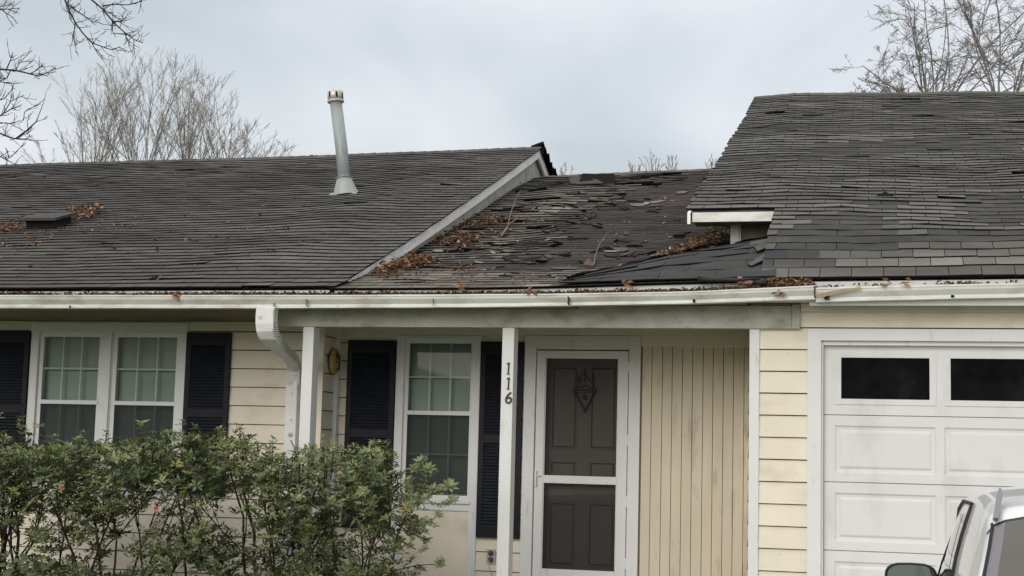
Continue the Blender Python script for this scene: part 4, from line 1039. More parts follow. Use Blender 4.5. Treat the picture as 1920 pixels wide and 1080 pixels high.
flap('loose_shingle', [(1203, 402, .0), (1218, 397, .02), (1236, 401, .02), (1222, 401, .0)], roof_m, 'small black curled tab right of the bare slope centre', .02, M['edge'])
flap('loose_shingle', [(1042, 379, .005), (1058, 377, .015), (1074, 379, .01), (1058, 379.5, .0)], roof_m, 'small black tab left of centre under the ridge', .02, M['edge'])
flap('loose_shingle', [(1245, 335, .005), (1288, 333, .012), (1290, 336, .01), (1250, 338, .0)], roof_m, 'dark gap shingle near the ridge beside the high roof', .02, M['edge'])
flap('loose_shingle', [(1085, 533, .02), (1100, 522, .035), (1125, 519, .035), (1128, 522, .03), (1118, 532, .02), (1095, 535, .015)], roof_m, 'ragged grey shingle lying over the tip of the dark patch', .012)
flap('loose_shingle', [(1636, 371, .0), (1650, 369, .025), (1660, 368, .04), (1672, 370, .02), (1692, 372, .0), (1660, 372, .0)], roof_g, 'peaked black lifted shingle in the middle of the garage roof', .03, M['edge'])
flap('loose_shingle', [(1405, 503, .05), (1445, 478, .06), (1448, 484, .06), (1440, 492, .05), (1412, 507, .05)], roof_g, 'slanted grey shingle strip beside the high roof corner, lower of two', .012, M['sh_g']) if False else None

# torn slanted strips on the cricket
def oncr(px, py, h=.0):
    best = None
    for i in range(61):
        for j in range(31):
            p = cricket(i / 60, j / 30); q = p - CAM; c = AX * q.x + AY * q.y + AZ * q.z
            d = (960 + F * c.x / c.z - px) ** 2 + (540 + F * c.y / c.z - py) ** 2
            if best is None or d < best[0]: best = (d, p)
    return best[1] + Vector((0, -.3, .95)) * h
for pts, lb in (([(1400, 503), (1436, 480), (1446, 482), (1440, 490), (1412, 506)], 'slanted grey shingle strip torn loose on the dark patch, lower of two'),
                ([(1417, 471), (1448, 455), (1451, 459), (1447, 465), (1420, 477)], 'slanted grey shingle strip torn loose on the dark patch, upper of two')):
    mb = MB(); v = [oncr(x, y, .028) for x, y in pts]; n = len(v); lo = [p - Vector((0, 0, .014)) for p in v]
    mb.face(v, 0, .5); mb.mesh(v + lo, [(n + k, n + (k + 1) % n, (k + 1) % n, k) for k in range(n)], 1)
    tag(mb.build('loose_shingle', [M['sh_g'], M['edge']]), lb, 'loose shingle')
# rolled black membrane at the eave + debris in the gutter
mb = MB(); pts = [at(x, y, 10.62) for x, y in ((1308, 522), (1330, 524), (1380, 525), (1425, 522))]; mb.tube(pts, [.026, .020, .014, .006], 8)
tag(mb.build('membrane_roll', M['rubber']), 'black rolled membrane end lying along the gutter edge', 'membrane')
def lump(name, px, py, Y, rx, rz, mt, label, cat, seed):
    c = at(px, py, Y); mb = MB(); v = []; n, m_ = 12, 8
    for j in range(m_ + 1):
        for i in range(n):
            a, b = i * 2 * math.pi / n, -math.pi / 2 + j * math.pi / m_; d = Vector((math.cos(a) * math.cos(b), math.sin(a) * math.cos(b), math.sin(b)))
            k = 1 + .35 * nz(d.x * 1.7 + seed, d.y * 1.7, d.z * 1.7); v.append((c.x + d.x * rx * k, c.y + d.y * .04 * k, c.z + d.z * rz * k))
    mb.mesh(v, [(j * n + i, j * n + (i + 1) % n, (j + 1) * n + (i + 1) % n, (j + 1) * n + i) for j in range(m_) for i in range(n)], 0, .5, True)
    tag(mb.build(name, mt), label, cat)
lump('black_scrap', 1425, 529, 10.65, .068, .026, M['rubber'], 'crumpled black rubber scrap resting in the gutter', 'scrap', 3)
lump('clay_lump', 1388, 526, 10.66, .026, .030, M['rag'], 'reddish clay lump in the gutter left of the black scrap', 'lump', 9)
lump('clay_lump', 1404, 530, 10.66, .05, .016, M['rag'], 'flat reddish lump touching the black scrap in the gutter', 'lump', 19)

# ------------------------------------------------------------------ SHRUBS
def shrub(x0, x1, topfn, dens, seed, label, tm, gap=.0, Y0=10.05, Y1=10.75, flowers=()):
    rr = random.Random(seed); xc = (x0 + x1) / 2
    root = empty('azalea_shrub', (0, 0, 0), label, 'shrub', 'azalea shrubs in front of the windows')
    st = MB(); tips = []
    def br(p, d, L, r, dep):
        n = 5; pts = [p.copy()]; rad = [r]
        for i in range(n):
            d = (d + Vector((rr.gauss(0, .14), rr.gauss(0, .10), rr.gauss(.03, .06)))).normalized(); p = p + d * L / n; pts.append(p.copy()); rad.append(r * (1 - .5 * (i + 1) / n))
            if dep > 0 and i >= 1 and rr.random() < .75:
                e = (d + Vector((rr.gauss(0, .6), rr.gauss(0, .45), rr.gauss(.1, .25)))).normalized(); br(p.copy(), e, L * .55, rad[-1] * .6, dep - 1)
        if all(q.z < topfn(q.x) + .05 and Y0 - .25 < q.y < Y1 + .25 for q in pts[-2:]): st.tube(pts, rad, 4, cap=False); tips.append((pts[-1], d))
        elif dep >= 2: st.tube(pts[:4], rad[:4], 4, cap=False)
    nst = int((x1 - x0) * 9)
    for k in range(nst):
        X = rr.uniform(x0 + .1, x1 - .1); br(Vector((X, rr.uniform(Y0 + .15, Y1 - .15), .28)), Vector((rr.gauss(0, .16), rr.gauss(0, .1), 1)).normalized(), rr.uniform(.8, 1.25), rr.uniform(.009, .016), 2)
    fo = MB(); st2 = st
    def whorl(p, ax, s, t):
        a0 = rr.uniform(0, 6.28); ax = ax.normalized(); e = ax.orthogonal().normalized(); f = ax.cross(e); n = rr.choice((5, 6, 7))
        for k in range(n):
            an = a0 + k * 2 * math.pi / n + rr.uniform(-.2, .2); o = e * math.cos(an) + f * math.sin(an); el = rr.uniform(.1, .7)
            d = (o + ax * el).normalized(); sd = d.cross(ax).normalized(); L = s * rr.uniform(.7, 1.2); w = L * rr.uniform(.17, .24); nn = sd.cross(d)
            tt = min(1, max(0, t + rr.gauss(0, .09))); b = p + d * .004
            m1 = b + d * L * .55; tipp = b + d * L - nn * L * .12 * rr.random()
            fo.face([b, m1 + sd * w + nn * w * .35, tipp, m1], 0, tt, False); fo.face([b, m1, tipp, m1 - sd * w + nn * w * .35], 0, max(0, tt - .06), False)
    cnt = 0; target = int(dens * (x1 - x0) * 0.85)
    for p, d in tips:
        for _ in range(2): whorl(p + Vector((rr.gauss(0, .015),) * 3), d, rr.uniform(.045, .062), rr.gauss(tm + .08, .12))
    while cnt < target:
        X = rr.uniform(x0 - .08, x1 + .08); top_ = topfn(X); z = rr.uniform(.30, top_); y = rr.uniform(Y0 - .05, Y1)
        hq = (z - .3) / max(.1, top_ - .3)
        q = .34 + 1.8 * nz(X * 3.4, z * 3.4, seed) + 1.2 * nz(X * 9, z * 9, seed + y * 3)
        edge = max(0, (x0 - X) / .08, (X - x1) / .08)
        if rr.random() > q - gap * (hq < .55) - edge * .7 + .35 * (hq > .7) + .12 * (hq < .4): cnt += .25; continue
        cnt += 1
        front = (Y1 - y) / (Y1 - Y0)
        whorl(Vector((X, y, z)), Vector((rr.gauss(0, .5), -rr.random() * .6, 1 - .3 * front)), rr.uniform(.034, .068), min(1, max(0, rr.gauss(tm - .04 + .16 * hq, .15) + (.5 if rr.random() < .012 else 0))))  # leaf tint lightens with height, painting shade into the lower foliage
    for _ in range(int((x1 - x0) * 24)):                      # young shoots standing above the clipped top
        X = rr.uniform(x0, x1); p = Vector((X, rr.uniform(Y0, Y1), topfn(X) - .05)); h = rr.uniform(.03, .16); q = p + Vector((rr.gauss(0, .03), rr.gauss(0, .03), h))
        st2.tube([p - Vector((0, 0, .1)), p, q], [.004, .0035, .002], 4, cap=False)
        for f_ in (1.0, .8, .5): whorl(p.lerp(q, f_), Vector((rr.gauss(0, .2), rr.gauss(0, .2), 1)), rr.uniform(.040, .062), rr.gauss(tm + .22, .08))
    st.build('stems', M['stem'], root)
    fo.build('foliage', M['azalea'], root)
    for px, py in flowers:
        c = at(px, py, Y0 - .08); fl = MB()
        for k in range(9):
            a = k * 2.4; d = Vector((math.cos(a), -.5, math.sin(a))).normalized(); s = d.cross(Vector((0, 1, 0))).normalized(); L = .015 + .006 * (k % 3)
            fl.face([c, c + d * L * .6 + s * .007, c + d * L, c + d * L * .6 - s * .007])
        fl.build('blossom', M['pink'], root)
    return root
def topz(pts, seed):
    q = [(at(x, y, 10.4).x, at(x, y, 10.4).z) for x, y in pts]
    return lambda X: interp(X, q) + .06 * nz(X * 5, seed, 1) + .03 * nz(X * 14, seed, 2)
tA = topz([(-200, 830), (0, 822), (35, 812), (60, 850), (120, 845), (170, 835), (200, 838)], 1)
tB = topz([(150, 842), (170, 832), (210, 842), (240, 838), (260, 850), (310, 818), (340, 818), (365, 815)], 2)
tC = topz([(340, 818), (390, 815), (430, 835), (460, 828), (480, 840), (520, 865), (560, 870), (600, 850)], 3)
tD = topz([(560, 870), (610, 862), (650, 862), (690, 840), (720, 870), (745, 905), (780, 920), (850, 985)], 4)
ax = lambda px: at(px, 950, 10.4).x
shrub(ax(-120), ax(125), tA, 2480, 11, 'full green azalea at the far left edge below the double window', .42)
shrub(ax(125), ax(345), tB, 2240, 22, 'azalea with dark bare stems and a pink blossom under the double window', .40, gap=.35, flowers=((293, 953), (117, 915)))
shrub(ax(345), ax(590), tC, 2400, 33, 'dense azalea between the double window and the white downspout', .38, gap=.12)
shrub(ax(590), ax(775), tD, 2560, 44, 'azalea reaching over the black shutter and the porch window', .42)
# outlying sprays of the right hand shrub
mb = MB(); st = MB(); rr = random.Random(5)
def spray(path, whs, root):
    st.tube([at(x, y, 10.25) for x, y in path], [.007] + [.004] * (len(path) - 1), 4, cap=False)
    for x, y, s in whs:
        c = at(x, y, 10.22); ax_ = Vector((rr.gauss(0, .3), -.6, .8)).normalized(); e = ax_.orthogonal().normalized(); f = ax_.cross(e)
        for lay in range(2):
            n = 7
            for k in range(n):
                an = k * 2 * math.pi / n + lay * .4; d = (e * math.cos(an) + f * math.sin(an) + ax_ * (.15 + .5 * lay)).normalized(); sd_ = d.cross(ax_).normalized(); L = s * rr.uniform(.8, 1.15) * (1 - .2 * lay); w = L * .2
                t = rr.gauss(.62, .08); b = c + ax_ * .01 * lay; m1 = b + d * L * .55
                mb.face([b, m1 + sd_ * w, b + d * L, m1], 0, t); mb.face([b, m1, b + d * L, m1 - sd_ * w], 0, t - .08)
spray([(700, 960), (740, 920), (770, 895), (788, 870)], [(790, 866, .070), (778, 880, .06), (803, 880, .065), (812, 888, .05), (770, 900, .05), (765, 915, .05)], None)
spray([(720, 960), (780, 940), (830, 920), (845, 912)], [(842, 912, .075), (825, 922, .06), (850, 938, .055), (838, 945, .05), (812, 918, .06), (800, 935, .055), (780, 945, .055)], None)
spray([(730, 960), (760, 975), (790, 980), (815, 972)], [(800, 978, .055), (822, 966, .05), (795, 984, .045)], None)
spray([(740, 980), (770, 1000), (795, 1010), (812, 1008)], [(775, 1012, .035)], None)
spray([(745, 1010), (780, 1030)], [(793, 1032, .05), (770, 1025, .045)], None)
spray([(700, 1080), (780, 1060), (815, 1058)], [(824, 1060, .062), (826, 1052, .05)], None)
spray([(690, 960), (692, 900), (700, 850), (697, 835)], [(697, 832, .03), (690, 850, .055), (706, 848, .055), (680, 852, .05), (680, 880, .05), (710, 868, .05)], None)
spray([(612, 960), (608, 880), (606, 840)], [(607, 832, .035), (606, 818, .02)], None)
spray([(560, 950), (562, 880), (552, 840), (545, 825)], [(545, 818, .03), (556, 842, .03)], None)
r_ = empty('azalea_shrub', (0, 0, 0), 'wispy azalea sprays sticking out at the right end of the hedge', 'shrub', 'azalea shrubs in front of the windows')
st.build('stems', M['stem'], r_); mb.build('foliage', M['azalea'], r_)
# broad leaved plant bottom left
mb = MB(); rr = random.Random(6)
for k in range(60):
    c = at(rr.uniform(-30, 105), rr.uniform(1042, 1110), 9.85 + rr.uniform(-.05, .1)); a = rr.uniform(0, 6.28); d = Vector((math.cos(a), -.4, math.sin(a) * .5 + .1)).normalized(); s_ = d.cross(Vector((0, -.7, .7))).normalized(); L = rr.uniform(.05, .085)
    for q in (-1, 1): mb.face([c, c + d * L * .3 + s_ * q * L * .35, c + d * L * .75 + s_ * q * L * .25, c + d * L], 0, rr.gauss(.25, .06))
bl_ = empty('broadleaf_plant', (0, 0, 0), 'dark broad leaved plant low at the bottom left corner', 'plant')
mb.build('foliage', M['azalea'], bl_)
mb = MB(); 
for k in range(6): c = at(rr.uniform(0, 90), 1070, 9.9); mb.tube([(c.x, 9.95, .25), c], [.006, .003], 4)
mb.build('stems', M['stem'], bl_)

# ------------------------------------------------------------------ TREES
def grow(mb, p, d, L, r, dep, rr, up_=.06, spread=.5, jit=.10, nch=(2, 4), rmin=.004, sides=4, ratio=.62, seg=6, start=.25):
    pts = [p.copy()]; rad = [r]; ch = []
    for i in range(seg):
        d = (d + Vector((rr.gauss(0, jit), rr.gauss(0, jit), rr.gauss(up_, jit * .6)))).normalized(); p = p + d * (L / seg); pts.append(p.copy()); rad.append(max(rmin, r * (1 - .65 * (i + 1) / seg)))
        if (i + 1) / seg >= start: ch.append((p.copy(), d.copy(), rad[-1], (i + 1) / seg))
    mb.tube(pts, rad, sides if r > .02 else 3, cap=False)
    if dep <= 0: return
    for _ in range(rr.randint(*nch)):
        q, dd, rq, f = rr.choice(ch); e = dd + Vector((rr.gauss(0, spread), rr.gauss(0, spread), rr.gauss(.0, spread * .5)))
        grow(mb, q, e.normalized(), L * ratio * rr.uniform(.7, 1.15) * (1.1 - .4 * f), rq * .62, dep - 1, rr, up_, spread, jit, nch, rmin, sides, ratio, max(3, seg - 1), start)
def tree(name, label, base, limbs, mt, seed, cat='tree', group=None, dep=4, **kw):
    root = empty(name, base, label, cat, group); rr = random.Random(seed)
    B = Vector(base)
    mb = MB(); h = kw.pop('trunk_h'); r0 = kw.pop('trunk_r'); T = B + Vector((0, 0, h))
    mb.tube([B, B.lerp(T, .5) + Vector((.05, 0, 0)), T], [r0 * 1.2, r0, r0 * .8], 8)
    for o_ in mb.v: pass
    mb.v = [(x - B.x, y - B.y, z - B.z) for x, y, z in mb.v]; mb.build('trunk', mt, root)
    mb = MB()
    for d, L, r in limbs: grow(mb, T.copy(), Vector(d).normalized(), L, r, dep, rr, **kw)
    mb.v = [(x - B.x, y - B.y, z - B.z) for x, y, z in mb.v]; mb.build('crown', mt, root)
    return root
rr = random.Random(2)
# thicket of bare trees behind the left roof
def bgpos(px, Y): p = at(px, 600, Y); return (p.x, Y, .3)
def fan(px, py, Y, targets, r, f, rr, dy=1.5):
    o = at(px, py, Y); L = []
    for tx, ty in targets:
        e = at(tx, ty, Y + rr.uniform(-dy, dy)); d = e - o; L.append((tuple(d), d.length * f, r * rr.uniform(.8, 1.2)))
    return L, o.z - .3
dome = [(60, 300), (100, 225), (150, 170), (230, 150), (300, 138), (345, 150), (400, 165), (440, 215), (500, 250), (550, 285)]
for k, (px, lo, hi, n_, lb) in enumerate(((160, 45, 290, 17, 'bare upswept tree at the left end of the clump behind the ridge'), (255, 140, 360, 17, 'tallest bare upswept tree in the clump behind the left ridge'), (340, 230, 470, 17, 'bare upswept tree right of the tallest behind the left ridge'), (430, 340, 580, 17, 'small bare tree at the right end of the clump behind the ridge'))):
    Y = 29 + k; tg = []
    for j in range(n_):
        tx = lerp(lo, hi, (j + rr.uniform(.0, 1)) / n_); tg.append((tx, interp(tx, dome) + rr.uniform(-5, 40) + abs(tx - px) * .15))
    L, th = fan(px, 410, Y, tg, .016, .95, rr)
    tree('bare_tree', lb, bgpos(px, Y), L, M['bark_lich'], 40 + k, group='bare trees behind the left roof', dep=2, trunk_h=th, trunk_r=.12, up_=.025, spread=.38, jit=.07, nch=(8, 10), rmin=.0030, ratio=.34, seg=9, start=.3)
# big trees behind the garage roof
tg = [(1600, 95), (1592, 150), (1640, 10), (1610, 50), (1690, -40), (1740, -80), (1790, -100), (1850, -90), (1900, -70), (2000, 30), (1650, 150), (1720, 70), (1660, -20)]
L, th = fan(1755, 240, 27, tg, .023, .90, rr)
tree('bare_tree', 'large bare branching tree behind the garage roof', bgpos(1755, 27), L, M['bark_pale'], 71, dep=3, trunk_h=th, trunk_r=.2, up_=.01, spread=.75, jit=.10, nch=(7, 9), rmin=.0032, ratio=.42, seg=9, start=.2)
tg = [(1800, -60), (1850, -80), (1900, -100), (1950, -60), (1990, 0), (1820, 60), (1920, 30)]
L, th = fan(1880, 260, 31, tg, .028, .95, rr)
tree('bare_tree', 'second bare tree behind the garage roof, at the right edge', bgpos(1880, 31), L, M['bark_pale'], 72, dep=3, trunk_h=th, trunk_r=.2, up_=.01, spread=.7, jit=.09, nch=(6, 9), rmin=.0034, ratio=.42, seg=9, start=.2)
# far trees over the low ridge
for k, (px, ty, w_, lb) in enumerate(((1052, 305, 14, 'tiny far bare tree just right of the left gable peak'), (1188, 296, 14, 'tiny far bare tree, left one of those over the low ridge'), (1222, 284, 16, 'tiny far bare tree, tallest over the middle of the low ridge'), (1258, 288, 16, 'tiny far bare tree, right one over the low ridge'), (1335, 290, 12, 'tiny far bare tree touching the left edge of the garage roof'))):
    Y = 62; tg = [(px + w_ * (j - 3) / 3, ty + abs(j - 3) * 3 + rr.uniform(0, 6)) for j in range(7)]
    L, th = fan(px, 352, Y, tg, .028, .88, rr, 1)
    tree('bare_tree', lb, bgpos(px, Y), L, M['bark_far'], 90 + k, group='far bare trees', dep=2, trunk_h=th, trunk_r=.10, up_=.04, spread=.3, jit=.06, nch=(3, 5), rmin=.009, ratio=.32, seg=5, start=.2)

# near tree at the left: trunk out of the picture, branches hanging in
root = empty('bare_tree', (-7.3, 8.2, .2), 'dark bare tree whose branches hang in at the top left', 'tree'); RB = Vector((-7.3, 8.2, .2))
mb = MB(); mb.tube([(-7.3, 8.2, .1), (-7.25, 8.2, 2), (-7.1, 8.2, 4), (-6.9, 8.25, 6.2)], [.20, .16, .13, .08], 10)
mb.v = [(x - RB.x, y - RB.y, z - RB.z) for x, y, z in mb.v]; mb.build('trunk', M['bark_dark'], root)
rr = random.Random(12)
def hang(polys, start, r0):
    mb = MB()
    for pl_, r in polys:
        pts = [at(x, y, 8.6 + .15 * math.sin(i + r * 900)) for i, (x, y) in enumerate(pl_)]
        if pl_ is polys[0][0] and start: pts = [Vector(s) for s in start] + pts
        n = len(pts); mb.tube(pts, [lerp(r * r0, .0022, i / (n - 1)) for i in range(n)], 5, cap=False)
        for i in range(1 + (len(start) if pl_ is polys[0][0] else 0), n):
            for q in range(2):
                d = (pts[i] - pts[i - 1]).normalized(); s = rr.choice((-1, 1)); e = (d + Vector((rr.gauss(0, .3), rr.gauss(0, .3), .5 * s + rr.gauss(.15, .3)))).normalized()
                grow(mb, pts[i - 1].lerp(pts[i], rr.random()), e, rr.uniform(.05, .15), .0032, 1, rr, up_=.08, spread=.5, jit=.14, nch=(1, 3), rmin=.0016, seg=4)
    mb.v = [(x - RB.x, y - RB.y, z - RB.z) for x, y, z in mb.v]; mb.build('branch', M['bark_dark'], root)
hang([([(117, -40), (122, 0), (131, 22), (141, 42), (155, 62), (172, 80), (190, 87), (208, 93), (225, 88)], 1), ([(126, 8), (140, 18), (155, 28), (170, 39), (182, 41)], .5), ([(141, 42), (139, 60), (139, 75), (143, 85)], .45), ([(129, 15), (131, 35), (140, 48)], .4), ([(172, 80), (178, 92), (187, 99)], .3)],
     [(-6.95, 8.3, 5.6), (-6.2, 8.5, 5.6), (-5.3, 8.6, 5.3)], .009)
hang([([(160, -35), (172, 0), (190, 15), (205, 32), (213, 42), (227, 55), (240, 66), (255, 76), (268, 80)], 1), ([(192, 11), (215, 8), (240, 9), (258, 5), (268, -1)], .5), ([(211, 38), (210, 52), (212, 62), (220, 63)], .45), ([(233, 61), (238, 72), (244, 80)], .35), ([(213, 41), (225, 40), (237, 32)], .35), ([(190, 14), (200, 22), (213, 24)], .3)],
     [(-6.95, 8.3, 5.8), (-6.0, 8.5, 5.75), (-5.2, 8.6, 5.4)], .009)
hang([([(-60, 125), (0, 130), (30, 132), (55, 138), (72, 143), (90, 136), (103, 126)], 1), ([(12, 130), (20, 112), (24, 98)], .5), ([(20, 131), (14, 145), (0, 152)], .5), ([(55, 139), (68, 132), (80, 122)], .4), ([(30, 132), (34, 122), (42, 112)], .3), ([(-10, 150), (5, 155), (20, 154)], .3)], [(-7.1, 8.25, 3.9), (-6.4, 8.4, 4.1)], .009)
hang([([(-60, 235), (0, 250), (20, 258), (35, 261), (60, 262)], 1), ([(-20, 225), (0, 217), (20, 205), (40, 198)], .6), ([(30, 260), (50, 245), (68, 228), (74, 212)], .7), ([(-10, 190), (8, 185), (25, 165)], .5), ([(0, 230), (20, 232), (38, 226)], .4), ([(5, 215), (20, 190), (45, 178)], .4), ([(44, 225), (46, 210), (52, 205)], .3)], [(-7.1, 8.25, 3.5), (-6.4, 8.4, 3.6)], .010)
hang([([(-60, 270), (0, 293), (15, 301), (28, 308)], 1), ([(-10, 20), (0, 16), (12, 25), (25, 33)], .6), ([(-10, 15), (0, 17), (20, 17), (38, 15)], .5), ([(10, 299), (20, 295), (30, 285)], .4)], [(-7.1, 8.25, 3.3), (-6.4, 8.4, 3.4)], .008)

# ------------------------------------------------------------------ CAR
car = empty('parked_car', (.945, 3.75, .10), 'silver white hatchback parked on the driveway facing the garage door', 'car')
def T(y): return interp(y, [(0.02, .80), (.10, .88), (.20, .975), (.36, 1.14), (.53, 1.300), (.60, 1.328), (.8, 1.350), (1.3, 1.368), (1.8, 1.365), (2.15, 1.33), (2.4, 1.235), (2.85, .96), (3.0, .93), (3.5, .86), (3.75, .76)])
def B_(y): return interp(y, [(0, .80), (.3, .965), (1.2, .955), (2.0, .945), (2.85, .915), (3.5, .84), (3.8, .72)])
def W_(y): return interp(y, [(0, .70), (.10, .735), (.3, .752), (.8, .745), (2.6, .738), (3.3, .72), (3.7, .66), (3.8, .60)])
def sect(y):
    b = min(B_(y), T(y) - .004); t = T(y); k = min(1, max(0, (t - b) / .33)); w = W_(y); wr = w - .075 * k
    top = [(0, t), (.45 * wr, t - .008 * k), (.72 * wr, t - .018 * k), (.86 * wr, t - .028 * k), (.93 * wr, t - .038 * k), (.975 * wr, t - .052 * k), (wr, t - .075 * k)]
    zt = t - .075 * k; s = [(lerp(wr, w, q) + .012 * k * math.sin(math.pi * q), lerp(zt, b, q)) for q in (.12, .30, .5, .7, .88, 1.0)]
    low = [(w + .012, b - .03), (w + .016, b - .18), (w + .010, .35), (w - .02, .20), (w - .10, .17)]
    return top + s + low
ysn = [.02, .06, .10, .15, .20, .26, .33, .40, .47, .53, .545, .57, .60, .66, .75, .85, .97, 1.1, 1.25, 1.275, 1.4, 1.55, 1.62, 1.66, 1.8, 2.0, 2.15, 2.28, 2.4, 2.55, 2.7, 2.8, 2.85, 3.0, 3.2, 3.4, 3.6, 3.75, 3.8]
S = [sect(y) for y in ysn]; K = len(S[0]); body, rear, wsh, sidew, sidew2, frit, frit2, rub = [MB() for _ in range(8)]
def V(i, j, sgn): x, z = S[i][j]; return Vector((sgn * x, ysn[i], z))
for sgn in (-1, 1):
    for i in range(len(ysn) - 1):
        for j in range(K - 1):
            q = [V(i, j, sgn), V(i + 1, j, sgn), V(i + 1, j + 1, sgn), V(i, j + 1, sgn)]
            if sgn > 0: q = q[::-1]
            y = (ysn[i] + ysn[i + 1]) / 2; dst = body; tgt_s = True
            if .20 < y < .53 and j < 5: dst = frit if (j >= 4 or y > .50 or y < .23) else rear
            elif .53 < y < .545 and j < 6: dst = rub
            elif 2.15 < y < 2.8 and j < 5: dst = wsh
            elif 1.25 < y < 2.7 and 6 <= j <= 11:
                inside = T(y) - .075 - B_(y) > .05
                if inside and j in (6,): dst = body
                elif inside and j in (11,): dst = rub
                elif inside: dst = rub if 1.62 < y < 1.66 else sidew
            if dst is sidew and sgn > 0: dst = sidew2
            if dst is frit and sgn > 0: dst = frit2
            dst.face(q, 0, .5, True)
def fix(mb):       # weld for smooth shading
    idx = {}; v = []; remap = []
    for p in mb.v:
        k = (round(p[0], 4), round(p[1], 4), round(p[2], 4))
        if k not in idx: idx[k] = len(v); v.append(p)
        remap.append(idx[k])
    mb.v = v; nf = []; mi = []; t_ = []; sm = []
    for f, a, b, c in zip(mb.f, mb.mi, mb.t, mb.sm):
        g_ = []
        for i in f:
            if remap[i] not in g_: g_.append(remap[i])
        if len(g_) > 2: nf.append(tuple(g_)); mi.append(a); t_.append(b); sm.append(c)
    mb.f, mb.mi, mb.t, mb.sm = nf, mi, t_, sm; return mb
# close tail and nose
tail = [V(0, j, -1) for j in range(K)] + [V(0, j, 1) for j in range(K - 1, 0, -1)]; body.face(tail); 
nose = [V(len(ysn) - 1, j, -1) for j in range(K)] + [V(len(ysn) - 1, j, 1) for j in range(K - 1, 0, -1)]; body.face(nose[::-1])
cb = fix(body).build('body', M['car'], car)
fix(rear).build('rear_window', M['cglass'], car); [fix(q).build('rear_window_border', M['cfrit'], car) for q in (frit, frit2)]; fix(wsh).build('windshield', M['cglass'], car); [fix(q).build('side_window', M['sglass'], car) for q in (sidew, sidew2)]; fix(rub).build('window_seal', M['rubber'], car)
# rear corner trim strip and hatch gap on the left
for sgn in (-1, 1):
    mb = MB()
    lo = Vector((.945, 3.75, .10)); q_ = [at(1862, 971, 4.28) - lo, at(1873, 971, 4.28) - lo, at(1880, 930, 4.42) - lo, at(1878, 916, 4.48) - lo, at(1873, 914, 4.48) - lo, at(1869, 930, 4.42) - lo]
    if sgn > 0: q_ = [Vector((-p.x, p.y, p.z)) for p in q_]
    b_ = [p + Vector((0, .03, -.008)) for p in q_]; mb.face(q_); mb.mesh(q_ + b_, [(k, (k + 1) % 6, 6 + (k + 1) % 6, 6 + k) for k in range(6)])
    mb.build('roof_trim', M['cfrit'], car)
    mb = MB()
    for j0, off in ((5, .0),):
        pts = [Vector((sgn * (S[k][5][0] + .003), ysn[k] - .002, S[k][5][1] + .002)) for k in range(6, 11)]; mb.tube(pts, .0045, 5)
    mb.build('hatch_seal', M['rubber'], car)
# rubber seals round the side windows
kt = [k for k, y in enumerate(ysn) if 1.25 <= y <= 2.75]
for sgn in (-1, 1):
    mb = MB(); P = lambda k, j, e=.004: Vector((sgn * (S[k][j][0] + e), ysn[k], S[k][j][1]))
    loop = [P(k, 6) for k in kt] + [P(k, 12) for k in kt[::-1]] + [P(kt[0], j) for j in (11, 10, 9, 8, 7, 6)]
    mb.tube(loop, .0065, 6); mb.tube([P(k, 9, .006) for k in kt[:-2]], .004, 4) if False else None
    mb.build('window_seal', M['rubber'], car)
# mirrors
for sgn in (-1, 1):
    mc = Vector((sgn * .835, 2.66, .945)); mb = MB(); n = 20; prev = None
    def oval(s, y, k=1.0): return [(mc.x + (.105 * s) * (abs(math.cos(a)) ** .6) * (1 if math.cos(a) > 0 else -1), y, mc.z + (.072 * s) * (abs(math.sin(a)) ** .6) * (1 if math.sin(a) > 0 else -1)) for a in [q * 2 * math.pi / n for q in range(n)]]
    for s_, dy in ((.90, -.004), (.97, -.010), (1.0, .0), (1.0, .03), (.85, .07), (.5, .095), (.1, .10)):
        rg = oval(s_, mc.y + dy)
        if prev: mb.mesh(prev + rg, [(k, (k + 1) % n, n + (k + 1) % n, n + k) for k in range(n)], 0, .5, True)
        prev = rg
    mb.tube([(mc.x - sgn * .08, mc.y + .03, mc.z - .03), (sgn * .72, mc.y + .06, mc.z - .02)], [.03, .035], 8)
    mo = mb.build('mirror', M['rubber'], car)
    mb = MB(); mb.face(oval(.90, mc.y - .003)); mb.build('mirror_glass', M['mirror'], mo)
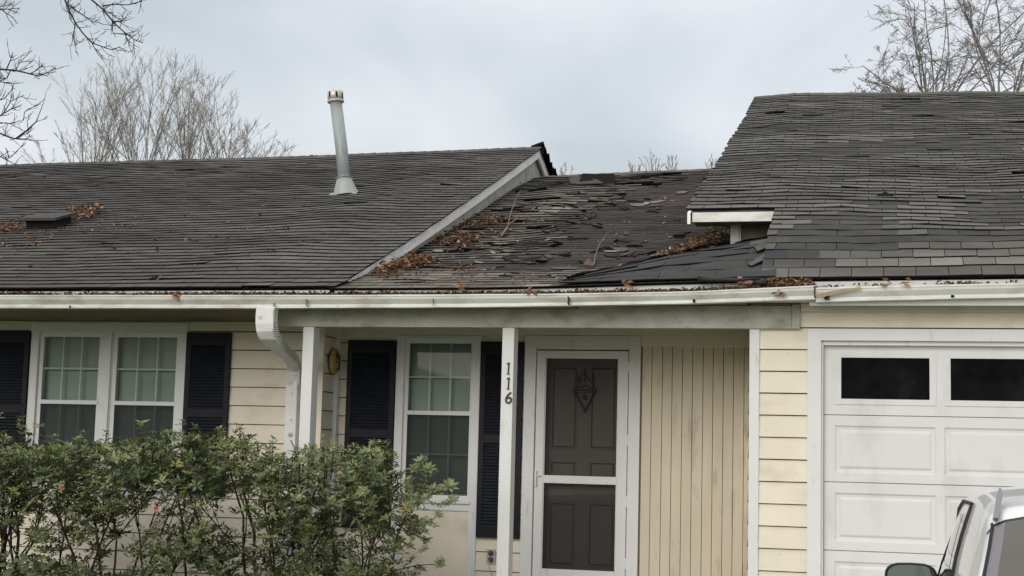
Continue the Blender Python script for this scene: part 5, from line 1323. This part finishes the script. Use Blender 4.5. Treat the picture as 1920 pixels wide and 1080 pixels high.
# wheels, lamps, bumper, plate
for sgn in (-1, 1):
    for y in (.72, 3.02):
        c = Vector((sgn * .66, y, .28)); mb = MB(); n = 28
        pr = [(.19, .0), (.27, .0), (.285, .02), (.285, .15), (.27, .17), (.19, .17)]
        rgs = [[(c.x + sgn * (.085 - a), c.y + r * math.cos(k * 2 * math.pi / n), c.z + r * math.sin(k * 2 * math.pi / n)) for k in range(n)] for r, a in pr]
        for a, b in zip(rgs, rgs[1:]): mb.mesh(a + b, [(k, (k + 1) % n, n + (k + 1) % n, n + k) for k in range(n)], 0, .5, True)
        wh = MB(); wh.tube([(c.x + sgn * .07, c.y, c.z), (c.x - sgn * .05, c.y, c.z)], .19, 24); wo = wh.build('wheel', M['rim'], car); mb.build('tyre', M['rubber'], wo)
    mb = MB(); mb.box(sgn * .54, sgn * .70, -.005, .16, .62, .80); mb.build('tail_lamp', M['red'], car, 0.02)
    mb = MB(); mb.box(sgn * .40, sgn * .62, 3.72, 3.80, .58, .68); mb.build('headlight', M['cglass'], car, 0.02)
mb = MB(); mb.box(-.68, .68, -.07, .10, .28, .46); mb.build('bumper', M['car'], car, 0.03)
mb = MB(); mb.box(-.55, .55, .6, 1.15, .45, .62); mb.build('seat', M['seat'], car, 0.04)
mb = MB(); mb.box(-.55, .55, .55, .70, .6, .91); mb.build('seat_back', M['seat'], car, 0.04)
for x in (-.34, .34): mb = MB(); mb.box(x - .20, x + .20, 1.75, 1.90, .5, .93); mb.build('seat_back', M['seat'], car, 0.04)
for x, y, h_ in ((-.36, .60, 1.06), (.36, .60, 1.06), (-.34, 1.80, 1.12), (.34, 1.80, 1.12)):
    mb = MB(); mb.box(x - .11, x + .11, y, y + .08, .93, h_); mb.build('headrest', M['seat'], car, 0.035)
mb = MB(); mb.box(-.66, .66, .15, 2.8, .40, .44); mb.box(-.64, .64, 2.45, 2.8, .60, .90); mb.build('interior', M['rubber'], car)

# put every empty at the base of its thing
from mathutils import Matrix
def rebase(root, loc):
    root.location = loc
    for ch in root.children: ch.matrix_parent_inverse = Matrix.Translation(-Vector(loc))
bpy.context.view_layer.update()
rebase(house, (-3, 11, .3))
for o in list(col.objects):
    if o.type == 'EMPTY' and o.get('category') in ('shrub', 'plant') and o.location.length < .01:
        xs_ = [v.co for ch in o.children for v in ch.data.vertices]; rebase(o, (sum(v.x for v in xs_) / len(xs_), sum(v.y for v in xs_) / len(xs_), .28))
